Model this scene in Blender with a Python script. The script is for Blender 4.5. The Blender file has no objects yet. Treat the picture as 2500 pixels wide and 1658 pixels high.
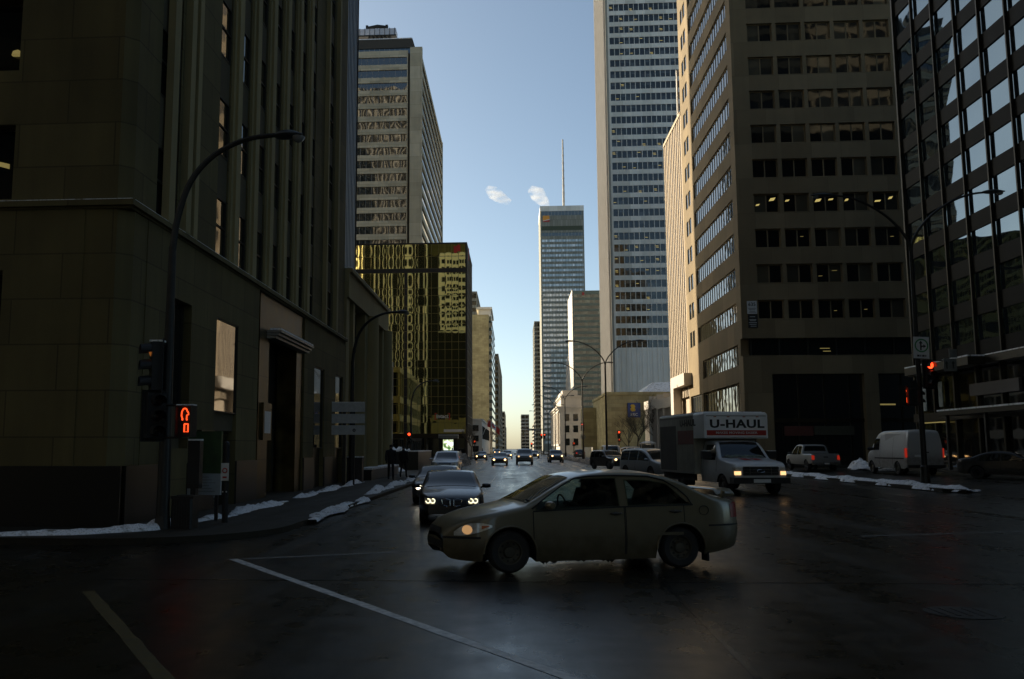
import bpy, bmesh, math, random
from mathutils import Vector, Matrix
from math import sin, cos, pi, sqrt, radians as R
scene = bpy.context.scene
COL = scene.collection
RND = random.Random(7)

# ---------------------------------------------------------------- camera
cam = bpy.data.cameras.new('camera'); camo = bpy.data.objects.new('camera', cam); COL.objects.link(camo)
FPX, PPX, PPY, W0, H0 = 2200., 1090., 829., 2500., 1658.
YAW, PIT, CAMH = R(4.2325), R(6.8941), 1.9
cam.sensor_fit = 'HORIZONTAL'; cam.sensor_width = 36.; cam.lens = 36. * FPX / W0
cam.shift_x = (W0 / 2 - PPX) / W0; cam.shift_y = 0
cam.clip_start = .1; cam.clip_end = 6000
camo.location = (0, 0, CAMH); camo.rotation_euler = (pi / 2 + PIT, 0, YAW)
scene.camera = camo

# ---------------------------------------------------------------- light
SUN_EL, SUN_AZ = R(21), R(60)          # azimuth measured from +Y towards -X
SKY, SUN, EXPO = .10, 5.0, 0.93
world = bpy.data.worlds.new('World'); scene.world = world; world.use_nodes = True
wn = world.node_tree; wn.nodes.clear()
sky = wn.nodes.new('ShaderNodeTexSky'); sky.sky_type = 'NISHITA'; sky.sun_disc = False
sky.sun_elevation = SUN_EL; sky.sun_rotation = -SUN_AZ; sky.altitude = 60
sky.air_density = .6; sky.dust_density = 1.6; sky.ozone_density = .45
bg = wn.nodes.new('ShaderNodeBackground'); bg.inputs[1].default_value = SKY
wo = wn.nodes.new('ShaderNodeOutputWorld')
tnt = wn.nodes.new('ShaderNodeMixRGB'); tnt.blend_type = 'MULTIPLY'; tnt.inputs[0].default_value = 1; tnt.inputs[2].default_value = (1.07, 1.11, .99, 1)   # slight warm-green tint laid over the sky light
wn.links.new(sky.outputs[0], tnt.inputs[1]); wn.links.new(tnt.outputs[0], bg.inputs[0]); wn.links.new(bg.outputs[0], wo.inputs[0])
sl = bpy.data.lights.new('sun', 'SUN'); sl.energy = SUN; sl.angle = R(.5); sl.color = (1, .86, .66)
so = bpy.data.objects.new('sun', sl); COL.objects.link(so)
so.location = (-40, 60, 200)
SUNV = Vector((-sin(SUN_AZ) * cos(SUN_EL), cos(SUN_AZ) * cos(SUN_EL), sin(SUN_EL)))
so.rotation_euler = (-SUNV).to_track_quat('-Z', 'Y').to_euler()
scene.view_settings.view_transform = 'Standard'; scene.view_settings.look = 'None'
scene.view_settings.exposure = EXPO; scene.view_settings.gamma = 1
scene.render.engine = 'CYCLES'
try:
    scene.cycles.use_denoising = True; scene.cycles.denoiser = 'OPENIMAGEDENOISE'
    scene.cycles.max_bounces = 7; scene.cycles.volume_bounces = 4; scene.cycles.sample_clamp_indirect = 6
    scene.cycles.caustics_refractive = False
except Exception: pass

# ---------------------------------------------------------------- helpers
def tag(o, label=None, cat=None, group=None, kind=None):
    if label: o['label'] = label
    if cat: o['category'] = cat
    if group: o['group'] = group
    if kind: o['kind'] = kind
    return o
def thing(name, label, cat, group=None, loc=(0, 0, 0), rz=0):
    o = bpy.data.objects.new(name, None); COL.objects.link(o); o.empty_display_size = .3
    o.location = loc; o.rotation_euler = (0, 0, rz)
    return tag(o, label, cat, group)
def kids(o): return [c for c in bpy.data.objects if c.parent == o]
def rebase(root, loc):
    """move the Empty to the thing's base, keep its parts where they are"""
    l = Vector(loc); root.location = l
    for c in kids(root): c.location = Vector(c.location) - l
    return root
def copy_tree(o, parent=None, label=None):
    c = o.copy(); COL.objects.link(c)
    if parent: c.parent = parent
    if label: c['label'] = label
    for ch in kids(o): copy_tree(ch, c)
    return c
class MB:
    def __init__(s): s.v = []; s.f = []; s.m = []
    def add(s, vs, fs, m=0):
        b = len(s.v); s.v += [tuple(v) for v in vs]
        for f in fs: s.f.append(tuple(i + b for i in f)); s.m.append(m)
    def hexa(s, p, m=0):
        s.add(p, [(0, 3, 2, 1), (4, 5, 6, 7), (0, 1, 5, 4), (1, 2, 6, 5), (2, 3, 7, 6), (3, 0, 4, 7)], m)
    def box(s, x0, x1, y0, y1, z0, z1, m=0):
        s.hexa([(x0, y0, z0), (x1, y0, z0), (x1, y1, z0), (x0, y1, z0), (x0, y0, z1), (x1, y0, z1), (x1, y1, z1), (x0, y1, z1)], m)
    def fbox(s, F, u0, u1, z0, z1, d0, d1, m=0):
        (ox, oy), (ux, uy), (nx, ny) = F
        q = lambda u, d, z: (ox + ux * u + nx * d, oy + uy * u + ny * d, z)
        p = [q(u0, d0, z0), q(u1, d0, z0), q(u1, d1, z0), q(u0, d1, z0), q(u0, d0, z1), q(u1, d0, z1), q(u1, d1, z1), q(u0, d1, z1)]
        if ux * ny - uy * nx < 0: p = [p[i] for i in (1, 0, 3, 2, 5, 4, 7, 6)]
        s.hexa(p, m)
    def tube(s, pts, rs, n=8, m=0, cap=True):
        pts = [Vector(p) for p in pts]
        if not hasattr(rs, '__len__'): rs = [rs] * len(pts)
        ring = []; up = None
        for i, p in enumerate(pts):
            d = (pts[min(i + 1, len(pts) - 1)] - pts[max(i - 1, 0)]).normalized()
            if up is None: up = Vector((0, 0, 1)) if abs(d.z) < .9 else Vector((1, 0, 0))
            a = (up - d * up.dot(d))
            if a.length < 1e-4: a = d.orthogonal()
            a.normalize(); b = d.cross(a); up = a
            ring.append([p + (a * cos(2 * pi * k / n) + b * sin(2 * pi * k / n)) * rs[i] for k in range(n)])
        fs = []
        for i in range(len(pts) - 1):
            for k in range(n):
                k2 = (k + 1) % n; fs.append((i * n + k, i * n + k2, (i + 1) * n + k2, (i + 1) * n + k))
        if cap: fs += [tuple(reversed(range(n))), tuple((len(pts) - 1) * n + k for k in range(n))]
        s.add([v for r in ring for v in r], fs, m)
    def lathe(s, prof, n=24, m=0, axis='z', c=(0, 0, 0)):
        """prof: (radius, height) pairs; axis of revolution z, or y"""
        vs = []
        for r, h in prof:
            for k in range(n):
                a = 2 * pi * k / n
                vs.append((c[0] + r * cos(a), c[1] + r * sin(a), c[2] + h) if axis == 'z' else (c[0] + r * cos(a), c[1] + h, c[2] + r * sin(a)))
        fs = []
        for i in range(len(prof) - 1):
            for k in range(n):
                k2 = (k + 1) % n; q = (i * n + k, i * n + k2, (i + 1) * n + k2, (i + 1) * n + k)
                fs.append(q if axis == 'z' else q[::-1])
        s.add(vs, fs, m)
    def prism(s, poly, z0, z1, m=0):
        n = len(poly)
        s.add([(x, y, z0) for x, y in poly] + [(x, y, z1) for x, y in poly],
              [tuple(reversed(range(n))), tuple(range(n, 2 * n))] + [(k, (k + 1) % n, n + (k + 1) % n, n + k) for k in range(n)], m)
    def plate(s, poly, y0, y1, m=0):
        """polygon in x,z (clockwise seen from -y or not, normals fixed later) pushed along y"""
        n = len(poly)
        s.add([(x, y0, z) for x, z in poly] + [(x, y1, z) for x, z in poly],
              [tuple(range(n)), tuple(reversed(range(n, 2 * n)))] + [((k + 1) % n, k, n + k, n + (k + 1) % n) for k in range(n)], m)
    def grid(s, P, m=0, closed=False, flip=False):
        """P[i][j] points"""
        nj = len(P[0]); fs = []
        for i in range(len(P) - 1):
            for j in range(nj - (0 if closed else 1)):
                j2 = (j + 1) % nj
                q = (i * nj + j, i * nj + j2, (i + 1) * nj + j2, (i + 1) * nj + j)
                fs.append(q[::-1] if flip else q)
        s.add([p for r in P for p in r], fs, m)
    def build(s, name, mats, parent=None, smooth=False, fix=False, angle=35):
        me = bpy.data.meshes.new(name); me.from_pydata(s.v, [], s.f)
        if not isinstance(mats, (list, tuple)): mats = [mats]
        for m in mats: me.materials.append(m)
        if len(mats) > 1: me.polygons.foreach_set('material_index', [min(i, len(mats) - 1) for i in s.m])
        me.validate(); me.update()
        if fix:
            bm = bmesh.new(); bm.from_mesh(me); bmesh.ops.recalc_face_normals(bm, faces=bm.faces); bm.to_mesh(me); bm.free()
        if smooth:
            me.polygons.foreach_set('use_smooth', [True] * len(me.polygons))
            try: me.set_sharp_from_angle(angle=R(angle))
            except Exception: pass
        o = bpy.data.objects.new(name, me); COL.objects.link(o)
        if parent: o.parent = parent
        return o
def struct(name, mb, mats, smooth=False, kind='structure', label=None):
    return tag(mb.build(name, mats, None, smooth), label, None, None, kind)
def text(name, s, size, mat, parent=None, loc=(0, 0, 0), rot=(pi / 2, 0, 0), ext=.01, sx=1., bold=0., align='CENTER', sp=1.):
    c = bpy.data.curves.new(name, 'FONT'); c.body = s; c.size = size; c.extrude = ext; c.offset = bold
    c.align_x = align; c.align_y = 'CENTER'; c.resolution_u = 3; c.space_character = sp
    o = bpy.data.objects.new(name, c); COL.objects.link(o)
    bpy.context.view_layer.update()
    me = bpy.data.meshes.new_from_object(o.evaluated_get(bpy.context.evaluated_depsgraph_get()))
    bpy.data.objects.remove(o); me.name = name; me.materials.clear(); me.materials.append(mat)
    o = bpy.data.objects.new(name, me); COL.objects.link(o); o.location = loc; o.rotation_euler = rot; o.scale = (sx, 1, 1)
    if parent: o.parent = parent
    return o

# ---------------------------------------------------------------- materials
MATS = {}
def nodes(name):
    m = bpy.data.materials.new(name); m.use_nodes = True; t = m.node_tree; b = t.nodes['Principled BSDF']
    MATS[name] = m; return m, t, b
def N(t, kind, **kw):
    n = t.nodes.new('ShaderNode' + kind)
    for k, v in kw.items():
        if k.startswith('i_'):
            key = k[2:]; key = int(key) if key.isdigit() else key.replace('_', ' ')
            n.inputs[key].default_value = v
        else: setattr(n, k, v)
    return n
def flat(t, sx=1, sz=1):
    """wall coordinates (x+y, z) in the object's own metres"""
    tc = N(t, 'TexCoord'); sp = N(t, 'SeparateXYZ'); t.links.new(tc.outputs['Object'], sp.inputs[0])
    ad = N(t, 'Math', operation='ADD'); t.links.new(sp.outputs[0], ad.inputs[0]); t.links.new(sp.outputs[1], ad.inputs[1])
    cb = N(t, 'CombineXYZ'); t.links.new(ad.outputs[0], cb.inputs[0]); t.links.new(sp.outputs[2], cb.inputs[1])
    return tc, cb
def ramp(t, src, stops):
    r = N(t, 'ValToRGB'); e = r.color_ramp.elements
    while len(e) < len(stops): e.new(.5)
    for el, (p, c) in zip(e, stops): el.position = p; el.color = (*c, 1) if len(c) == 3 else c
    t.links.new(src, r.inputs[0]); return r
def stone(name, c, var=.25, scale=.6, rough=.85, joints=None, jw=.012, bump=.15, streak=.3):
    m, t, b = nodes(name); tc, cb = flat(t)
    n1 = N(t, 'TexNoise', i_Scale=scale, i_Detail=6.); t.links.new(tc.outputs['Object'], n1.inputs[0])
    mp = N(t, 'Mapping'); mp.inputs['Scale'].default_value = (1.6, .12, 1); t.links.new(cb.outputs[0], mp.inputs[0])
    n2 = N(t, 'TexNoise', i_Scale=1., i_Detail=4.); t.links.new(mp.outputs[0], n2.inputs[0])
    mx = N(t, 'Mix', data_type='FLOAT'); mx.inputs[0].default_value = streak
    t.links.new(n1.outputs[0], mx.inputs[2]); t.links.new(n2.outputs[0], mx.inputs[3])
    lo = tuple(x * (1 - var) for x in c); hi = tuple(min(1, x * (1 + var)) for x in c)
    r = ramp(t, mx.outputs[0], [(.3, lo), (.7, hi)]); out = r.outputs[0]
    if joints:
        br = N(t, 'TexBrick', offset=.5); br.inputs['Scale'].default_value = 1
        br.inputs['Color1'].default_value = (1, 1, 1, 1); br.inputs['Color2'].default_value = (.74, .73, .70, 1); br.inputs['Mortar'].default_value = (.5, .48, .45, 1)
        br.inputs['Mortar Size'].default_value = jw; br.inputs['Brick Width'].default_value = joints[0]; br.inputs['Row Height'].default_value = joints[1]
        t.links.new(cb.outputs[0], br.inputs[0])
        ml = N(t, 'MixRGB', blend_type='MULTIPLY'); ml.inputs[0].default_value = 1
        t.links.new(out, ml.inputs[1]); t.links.new(br.outputs[0], ml.inputs[2]); out = ml.outputs[0]
    t.links.new(out, b.inputs['Base Color']); b.inputs['Roughness'].default_value = rough
    if bump:
        n3 = N(t, 'TexNoise', i_Scale=18., i_Detail=4.); t.links.new(tc.outputs['Object'], n3.inputs[0])
        bp = N(t, 'Bump', i_Strength=bump, i_Distance=.02); t.links.new(n3.outputs[0], bp.inputs['Height']); t.links.new(bp.outputs[0], b.inputs['Normal'])
    return m
def plain(name, c, rough=.5, metal=0., var=.12, scale=6., ior=1.5, coat=0., spec=.5, bump=0.):
    m, t, b = nodes(name); tc = N(t, 'TexCoord')
    n = N(t, 'TexNoise', i_Scale=scale, i_Detail=5.); t.links.new(tc.outputs['Object'], n.inputs[0])
    r = ramp(t, n.outputs[0], [(.3, tuple(x * (1 - var) for x in c)), (.7, tuple(min(1, x * (1 + var)) for x in c))])
    t.links.new(r.outputs[0], b.inputs['Base Color'])
    r2 = N(t, 'MapRange'); r2.inputs[3].default_value = max(0, rough * .8); r2.inputs[4].default_value = min(1, rough * 1.2)
    t.links.new(n.outputs[0], r2.inputs[0]); t.links.new(r2.outputs[0], b.inputs['Roughness'])
    b.inputs['Metallic'].default_value = metal; b.inputs['IOR'].default_value = ior
    b.inputs['Coat Weight'].default_value = coat; b.inputs['Coat Roughness'].default_value = .06; b.inputs['Specular IOR Level'].default_value = spec
    if bump:
        bp = N(t, 'Bump', i_Strength=bump, i_Distance=.02); t.links.new(n.outputs[0], bp.inputs['Height']); t.links.new(bp.outputs[0], b.inputs['Normal'])
    return m
def glass(name, c=(.012, .014, .013), ior=1.9, rough=.03, wave=0., wscale=.5, blinds=0., pane=(1.4, 3.8), bc=(.2, .19, .15), metal=0., tint=None):
    """coated office glass: dark behind, strong mirror, each pane a little out of true"""
    m, t, b = nodes(name); tc, cb = flat(t)
    if blinds:
        mp = N(t, 'Mapping'); mp.inputs['Scale'].default_value = (1 / pane[0], 1 / pane[1], 1); t.links.new(cb.outputs[0], mp.inputs[0])
        fl = N(t, 'VectorMath', operation='FLOOR'); t.links.new(mp.outputs[0], fl.inputs[0])
        wh = N(t, 'TexWhiteNoise', noise_dimensions='3D'); t.links.new(fl.outputs[0], wh.inputs[0])
        r = ramp(t, wh.outputs[0], [(.0, c), (1 - blinds, c), (1, bc)]); r.color_ramp.interpolation = 'LINEAR'
        t.links.new(r.outputs[0], b.inputs['Base Color'])
    else: b.inputs['Base Color'].default_value = (*c, 1)
    b.inputs['Roughness'].default_value = rough; b.inputs['IOR'].default_value = ior; b.inputs['Metallic'].default_value = metal
    if tint: b.inputs['Specular Tint'].default_value = (*tint, 1)
    if wave:
        n = N(t, 'TexNoise', i_Scale=wscale, i_Detail=1.); t.links.new(tc.outputs['Object'], n.inputs[0])
        bp = N(t, 'Bump', i_Strength=1., i_Distance=wave); t.links.new(n.outputs[0], bp.inputs['Height']); t.links.new(bp.outputs[0], b.inputs['Normal'])
    return m
def glow(name, c, s):
    m, t, b = nodes(name); b.inputs['Base Color'].default_value = (*[x * .3 for x in c], 1)
    b.inputs['Emission Color'].default_value = (*c, 1); b.inputs['Emission Strength'].default_value = s; return m

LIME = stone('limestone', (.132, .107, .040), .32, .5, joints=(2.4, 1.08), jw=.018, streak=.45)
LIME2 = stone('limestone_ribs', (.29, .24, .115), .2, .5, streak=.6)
GRAN = plain('dark_granite', (.014, .013, .011), .35, var=.3, scale=30)
SPAN = stone('spandrel_stone', (.085, .07, .038), .2, .8)
BRONZE = plain('bronze_panel', (.070, .048, .014), .36, .7, var=.6, scale=1.3)
BRDARK = plain('dark_bronze', (.03, .025, .015), .4, .6, var=.3)
WDARK = glass('window_glass', ior=1.5, wave=.012, wscale=.45)
WFLAT = glass('shop_glass', c=(.01, .011, .01), ior=2.4, wave=.0045, wscale=.6)
FRAME = plain('window_frame', (.03, .028, .02), .5, .3)
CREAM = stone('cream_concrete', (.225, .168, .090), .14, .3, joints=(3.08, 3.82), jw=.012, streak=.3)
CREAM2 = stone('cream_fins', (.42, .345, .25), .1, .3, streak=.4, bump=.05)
BROWNPAN = stone('brown_panel', (.055, .032, .012), .15, .8, bump=0)
CONC = stone('grey_brown_concrete', (.285, .26, .19), .15, .35, joints=(5.2, 3.57), jw=.03)
CONC2 = stone('pier_concrete', (.42, .38, .26), .15, .35, joints=(30, 3.57), jw=.03)
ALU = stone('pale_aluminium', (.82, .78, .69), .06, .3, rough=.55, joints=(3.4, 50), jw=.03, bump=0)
SIDEST = stone('side_wall_fin_shade', (.25, .24, .225), .1, .3, streak=.4)  # self-shadow of the fins is put into this darker tone
CONC3 = stone('tower_concrete', (.52, .47, .34), .15, .35, joints=(5.2, 3.57), jw=.03)
SLATE = stone('grey_green_slate', (.27, .265, .22), .12, .2, joints=(2.0, 60), jw=.12, bump=0)
RIBST = stone('white_ribs', (.92, .84, .66), .06, .3)
MATT = plain('matt_dark_infill', (.010, .010, .007), .9)
WHITEST = stone('white_stone', (.50, .455, .39), .1, .4)
GREYST = stone('grey_stone', (.30, .28, .23), .15, .4)
BEIGE = stone('beige_sandstone', (.46, .385, .20), .25, .25, joints=(1.6, .8), jw=.012)
BLUEMET = plain('blue_grey_metal', (.22, .27, .31), .35, .4, var=.15, scale=1)
STEEL = plain('painted_steel_pole', (.02, .019, .016), .5, .3, var=.3)
GALV = plain('galvanised_steel', (.25, .25, .24), .45, .7)
BLACKP = plain('black_plastic', (.012, .012, .012), .45)
SIGNW = plain('sign_white', (.62, .63, .62), .5, var=.06)
SIGNK = plain('sign_black', (.015, .015, .015), .5)
SIGNG = plain('sign_green', (.03, .22, .07), .5)
SIGNR = plain('sign_red', (.42, .03, .02), .5, var=.06)
REDE = glow('red_lamp', (1, .05, .012), 2.2)
REDD = glow('red_led', (1, .075, .015), 1.0)
AMBD = glow('amber_lens', (.8, .25, .05), .12)
TUBE = glow('office_tube_light', (1, .78, .26), .26)
TUBE2 = glow('office_tube_light_dim', (1, .78, .26), .09)
HEADL = glow('headlamp_warm', (1, .55, .20), 4.)
HEADW = glow('headlamp_white', (1, .88, .66), 3.2)
DRL = glow('headlamp_ring', (1, .93, .62), 1.0)
TAILR = glow('tail_lamp_lit', (1, .05, .02), .13)
ADGLOW = glow('backlit_poster', (.62, .85, .62), .9)
AMBER = glow('amber_marker', (1, .55, .12), .9)
SNOWM, t_, b_ = nodes('snow')
tc_ = N(t_, 'TexCoord'); n_ = N(t_, 'TexNoise', i_Scale=3.5, i_Detail=8.); t_.links.new(tc_.outputs['Object'], n_.inputs[0])
r_ = ramp(t_, n_.outputs[0], [(.30, (.30, .28, .24)), (.44, (.82, .83, .84)), (.8, (.90, .91, .92))]); t_.links.new(r_.outputs[0], b_.inputs['Base Color'])
gn_ = N(t_, 'TexNoise', i_Scale=22., i_Detail=5.); t_.links.new(tc_.outputs['Object'], gn_.inputs[0])
gr_ = ramp(t_, gn_.outputs[0], [(.36, (.30, .27, .22)), (.50, (1, 1, 1))]); gm_ = N(t_, 'MixRGB', blend_type='MULTIPLY'); gm_.inputs[0].default_value = .5
t_.links.new(r_.outputs[0], gm_.inputs[1]); t_.links.new(gr_.outputs[0], gm_.inputs[2]); t_.links.new(gm_.outputs[0], b_.inputs['Base Color'])
b_.inputs['Roughness'].default_value = .8
n2_ = N(t_, 'TexNoise', i_Scale=14., i_Detail=6.); t_.links.new(tc_.outputs['Object'], n2_.inputs[0])
bp_ = N(t_, 'Bump', i_Strength=.8, i_Distance=.04); t_.links.new(n2_.outputs[0], bp_.inputs['Height']); t_.links.new(bp_.outputs[0], b_.inputs['Normal'])
DIRTSNOW = plain('dirty_snow', (.24, .22, .19), .9, var=.6, scale=5, bump=.6)
def asphalt(name, c, var, r0, r1, bump):
    m, t, b = nodes(name); tc = N(t, 'TexCoord')
    mp = N(t, 'Mapping'); mp.inputs['Scale'].default_value = (.55, .12, 1); t.links.new(tc.outputs['Object'], mp.inputs[0])
    n1 = N(t, 'TexNoise', i_Scale=1., i_Detail=8., i_Roughness=.65); t.links.new(mp.outputs[0], n1.inputs[0])
    n2 = N(t, 'TexNoise', i_Scale=2.2, i_Detail=7.); t.links.new(tc.outputs['Object'], n2.inputs[0])
    mx = N(t, 'Mix', data_type='FLOAT'); mx.inputs[0].default_value = .4; t.links.new(n1.outputs[0], mx.inputs[2]); t.links.new(n2.outputs[0], mx.inputs[3])
    mq = N(t, 'Mapping'); mq.inputs['Scale'].default_value = (1.1, .02, 1); t.links.new(tc.outputs['Object'], mq.inputs[0])
    n4 = N(t, 'TexNoise', i_Scale=1.3, i_Detail=3.); t.links.new(mq.outputs[0], n4.inputs[0])
    m2 = N(t, 'Mix', data_type='FLOAT'); m2.inputs[0].default_value = .35; t.links.new(mx.outputs[0], m2.inputs[2]); t.links.new(n4.outputs[0], m2.inputs[3]); mx = m2
    vo = N(t, 'TexVoronoi', feature='DISTANCE_TO_EDGE', i_Scale=.35); vn = N(t, 'TexNoise', i_Scale=1.2, i_Detail=4.); t.links.new(tc.outputs['Object'], vn.inputs[0])
    va = N(t, 'VectorMath', operation='ADD'); t.links.new(tc.outputs['Object'], va.inputs[0]); t.links.new(vn.outputs[1], va.inputs[1]); t.links.new(va.outputs[0], vo.inputs[0])
    vr = ramp(t, vo.outputs[0], [(.0, (.35, .35, .35)), (.012, (1, 1, 1))])
    r = ramp(t, mx.outputs[0], [(.35, tuple(x * (1 - var) for x in c)), (.62, tuple(x * (1 + var) for x in c))])
    cm = N(t, 'MixRGB', blend_type='MULTIPLY'); cm.inputs[0].default_value = 1; t.links.new(r.outputs[0], cm.inputs[1]); t.links.new(vr.outputs[0], cm.inputs[2]); t.links.new(cm.outputs[0], b.inputs['Base Color'])
    mr = N(t, 'MapRange'); mr.inputs[1].default_value = .36; mr.inputs[2].default_value = .62; mr.inputs[3].default_value = r0; mr.inputs[4].default_value = r1
    t.links.new(mx.outputs[0], mr.inputs[0]); t.links.new(mr.outputs[0], b.inputs['Roughness'])
    b.inputs['Specular IOR Level'].default_value = .36
    n3 = N(t, 'TexNoise', i_Scale=60., i_Detail=3.); t.links.new(tc.outputs['Object'], n3.inputs[0])
    bp = N(t, 'Bump', i_Strength=bump, i_Distance=.006); t.links.new(n3.outputs[0], bp.inputs['Height']); t.links.new(bp.outputs[0], b.inputs['Normal'])
    return m
ROADM = asphalt('wet_asphalt', (.0115, .0096, .0055), .6, .17, .46, .22)
WALKM = asphalt('wet_pavement', (.020, .016, .008), .3, .6, .85, .3)
PAINT = plain('worn_white_paint', (.48, .47, .44), .5, var=.35, scale=9)
PAINTF = plain('faded_white_paint', (.13, .125, .11), .6, var=.5, scale=9)
PAINTY = plain('worn_yellow_paint', (.075, .053, .008), .6, var=.4, scale=9)
KERB = stone('kerb_stone', (.12, .115, .10), .3, 1.)
EARTH = plain('dark_ground', (.05, .045, .04), .9)
# ================================================================ the ground
mb = MB(); mb.add([(-3000, -2000, -.08), (3000, -2000, -.08), (3000, 4000, -.08), (-3000, 4000, -.08)], [(0, 1, 2, 3)])
struct('ground', mb, EARTH)
def sm(t): t = max(0, min(1, t)); return t * t * (3 - 2 * t)
def roadz(x, y): return .35 * sm((x - 19.8) / 3.2) * sm((86 - y) / 14)
xs = [-70, -40, -20, -10, -5, 0, 5, 10, 15, 19, 20, 21, 22, 23, 26, 30, 40, 60]
ys = [-70, -40, -20, -10, 0, 10, 20, 30, 40, 50, 60, 68, 72, 75, 78, 81, 84, 87, 100, 140, 200, 300, 500, 900, 1500]
mb = MB(); mb.grid([[(x, y, roadz(x, y)) for y in ys] for x in xs], flip=True); struct('road', mb, ROADM, True)
def slab(name, poly, z0, z1):
    mb = MB(); mb.prism(poly, z0, z1, 0); o = struct(name, mb, [WALKM]); 
    k = MB(); n = len(poly)
    return o
arc = [(-8.6 + 3.4 * cos(a), 21.0 - 3.4 * sin(a)) for a in [R(90 - 9 * i) for i in range(11)]]
slab('sidewalk', [(-70, 17.6)] + arc + [(-5.2, 88), (-70, 88)], -.05, .13)
slab('sidewalk', [(-130, 104), (-7.2, 104), (-7.2, 1200), (-130, 1200)], -.05, .13)
slab('sidewalk', [(28.2, 28), (70, 28), (70, 76), (28.2, 76)], -.05, .48)
slab('sidewalk', [(18.6, 94), (90, 94), (90, 1200), (18.6, 1200)], -.05, .14)
slab('median', [(18.5, 41), (19.1, 40.3), (19.7, 41), (19.4, 66), (18.6, 66)], -.05, .17)
slab('median', [(9.2, 106), (10.2, 103.5), (11.2, 106), (11.2, 700), (9.2, 700)], -.05, .17)
def line(name, p, q, w, mat, z=.004):
    p = Vector(p); q = Vector(q); d = (q - p).normalized(); n = Vector((-d.y, d.x)) * w / 2; mb = MB(); K = 16; rr = random.Random(hash(name) % 99)
    P = []
    for i in range(K + 1):
        c = p.lerp(q, i / K); P.append([(c.x + n.x * s * (1 + rr.uniform(-.2, .2)), c.y + n.y * s * (1 + rr.uniform(-.2, .2)), z + roadz(c.x, c.y)) for s in (1, -1)])
    mb.grid(P, flip=False); return struct(name, mb, mat)
line('crosswalk_line', (-4.85, 15.6), (1.16, 6.81), .15, PAINT)
line('crosswalk_line', (-4.7, 15.6), (2.5, 19.2), .16, PAINTF)
line('crosswalk_line', (7.5, 20.6), (19, 24.6), .14, PAINTF)
line('centre_line', (-5.7, 12.0), (-2.3, 6.6), .16, PAINTY)
for i in range(9): line('lane_line', (2.2 + i * .1, 42 + i * 9), (2.3 + i * .1, 45 + i * 9), .13, PAINTF)
def snow_strip(name, pts, w, h, seed=1, mat=None, z0=.12, ro=1.):
    r = random.Random(seed); pts = [Vector((*p, 0)) for p in pts]
    P = []; L = 0; fine = []
    for a, b in zip(pts, pts[1:]):
        k = max(2, int((b - a).length / .22)); fine += [a.lerp(b, i / k) for i in range(k)]
    fine.append(pts[-1]); n = len(fine); M = 9
    ph = [r.uniform(0, 6.28) for _ in range(6)]
    for i, c in enumerate(fine):
        d = (fine[min(i + 1, n - 1)] - fine[max(i - 1, 0)]).normalized(); nn = Vector((-d.y, d.x, 0))
        e = min(1, i / 3, (n - 1 - i) / 3); e = max(.05, e)
        amp = (.6 + ro * (.35 * sin(i * .21 + ph[0]) + .3 * sin(i * .53 + ph[1]) + r.uniform(-.22, .22))) * e; amp = max(.06, amp)
        ww = w * (.55 + .4 * amp); off = .16 * w * sin(i * .31 + ph[2]) + r.uniform(-.06, .06) * w
        row = []
        for j in range(M):
            s = j / (M - 1) * 2 - 1
            z = h * amp * (1 - abs(s) ** 2.2) * (1 + r.uniform(-.25, .25)) - (.06 if abs(s) > .99 else 0)
            q = c + nn * (s * ww / 2 + off + r.uniform(-.03, .03) * w); row.append((q.x, q.y, z0 + z + roadz(q.x, q.y)))
        P.append(row)
    mb = MB(); mb.grid(P, flip=False); return tag(mb.build(name, mat or SNOWM, None, True, True, 60), None, None, None, 'stuff')
snow_strip('snow', [(-14.5, 17.9), (-11, 17.75), (-9.2, 18.4), (-8.1, 19.6), (-7.7, 21.3), (-7.6, 24), (-7.65, 30.6)], .6, .17, 3, None, .12, .8)
snow_strip('snow', [(-7.75, 32.3), (-7.9, 38), (-8.15, 48.6)], .55, .15, 4)
snow_strip('snow', [(-5.15, 22.7), (-5.3, 26), (-5.35, 32.6)], .5, .10, 5)
snow_strip('snow', [(-5.7, 35), (-5.75, 44), (-5.7, 70), (-5.9, 86)], .6, .18, 6)
snow_strip('snow', [(-9.5, 53), (-9.2, 60), (-9.0, 72)], .9, .25, 12)
snow_strip('snow', [(19.0, 40.4), (19.05, 48), (19.0, 57), (19.0, 66)], 1.2, .30, 7, None, .12, .22)
snow_strip('snow', [(18.6, 42.0), (19.3, 41.0), (20.0, 41.3)], 1.1, .12, 8, None, .12, .6)
snow_strip('snow', [(24.6, 66), (25.6, 69), (26.8, 72), (28, 74)], 1.6, .5, 9)
snow_strip('snow', [(23.5, 63), (25, 63.5), (26, 64)], 1.4, .3, 10, DIRTSNOW)
snow_strip('dirty_snow', [(-6.6, 88), (-6.2, 96), (-6.5, 106), (-7, 118)], 2.2, 1.0, 11, DIRTSNOW)
snow_strip('dirty_snow', [(8.9, 106), (9.2, 120), (9.0, 160)], .9, .35, 13, DIRTSNOW)

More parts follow.
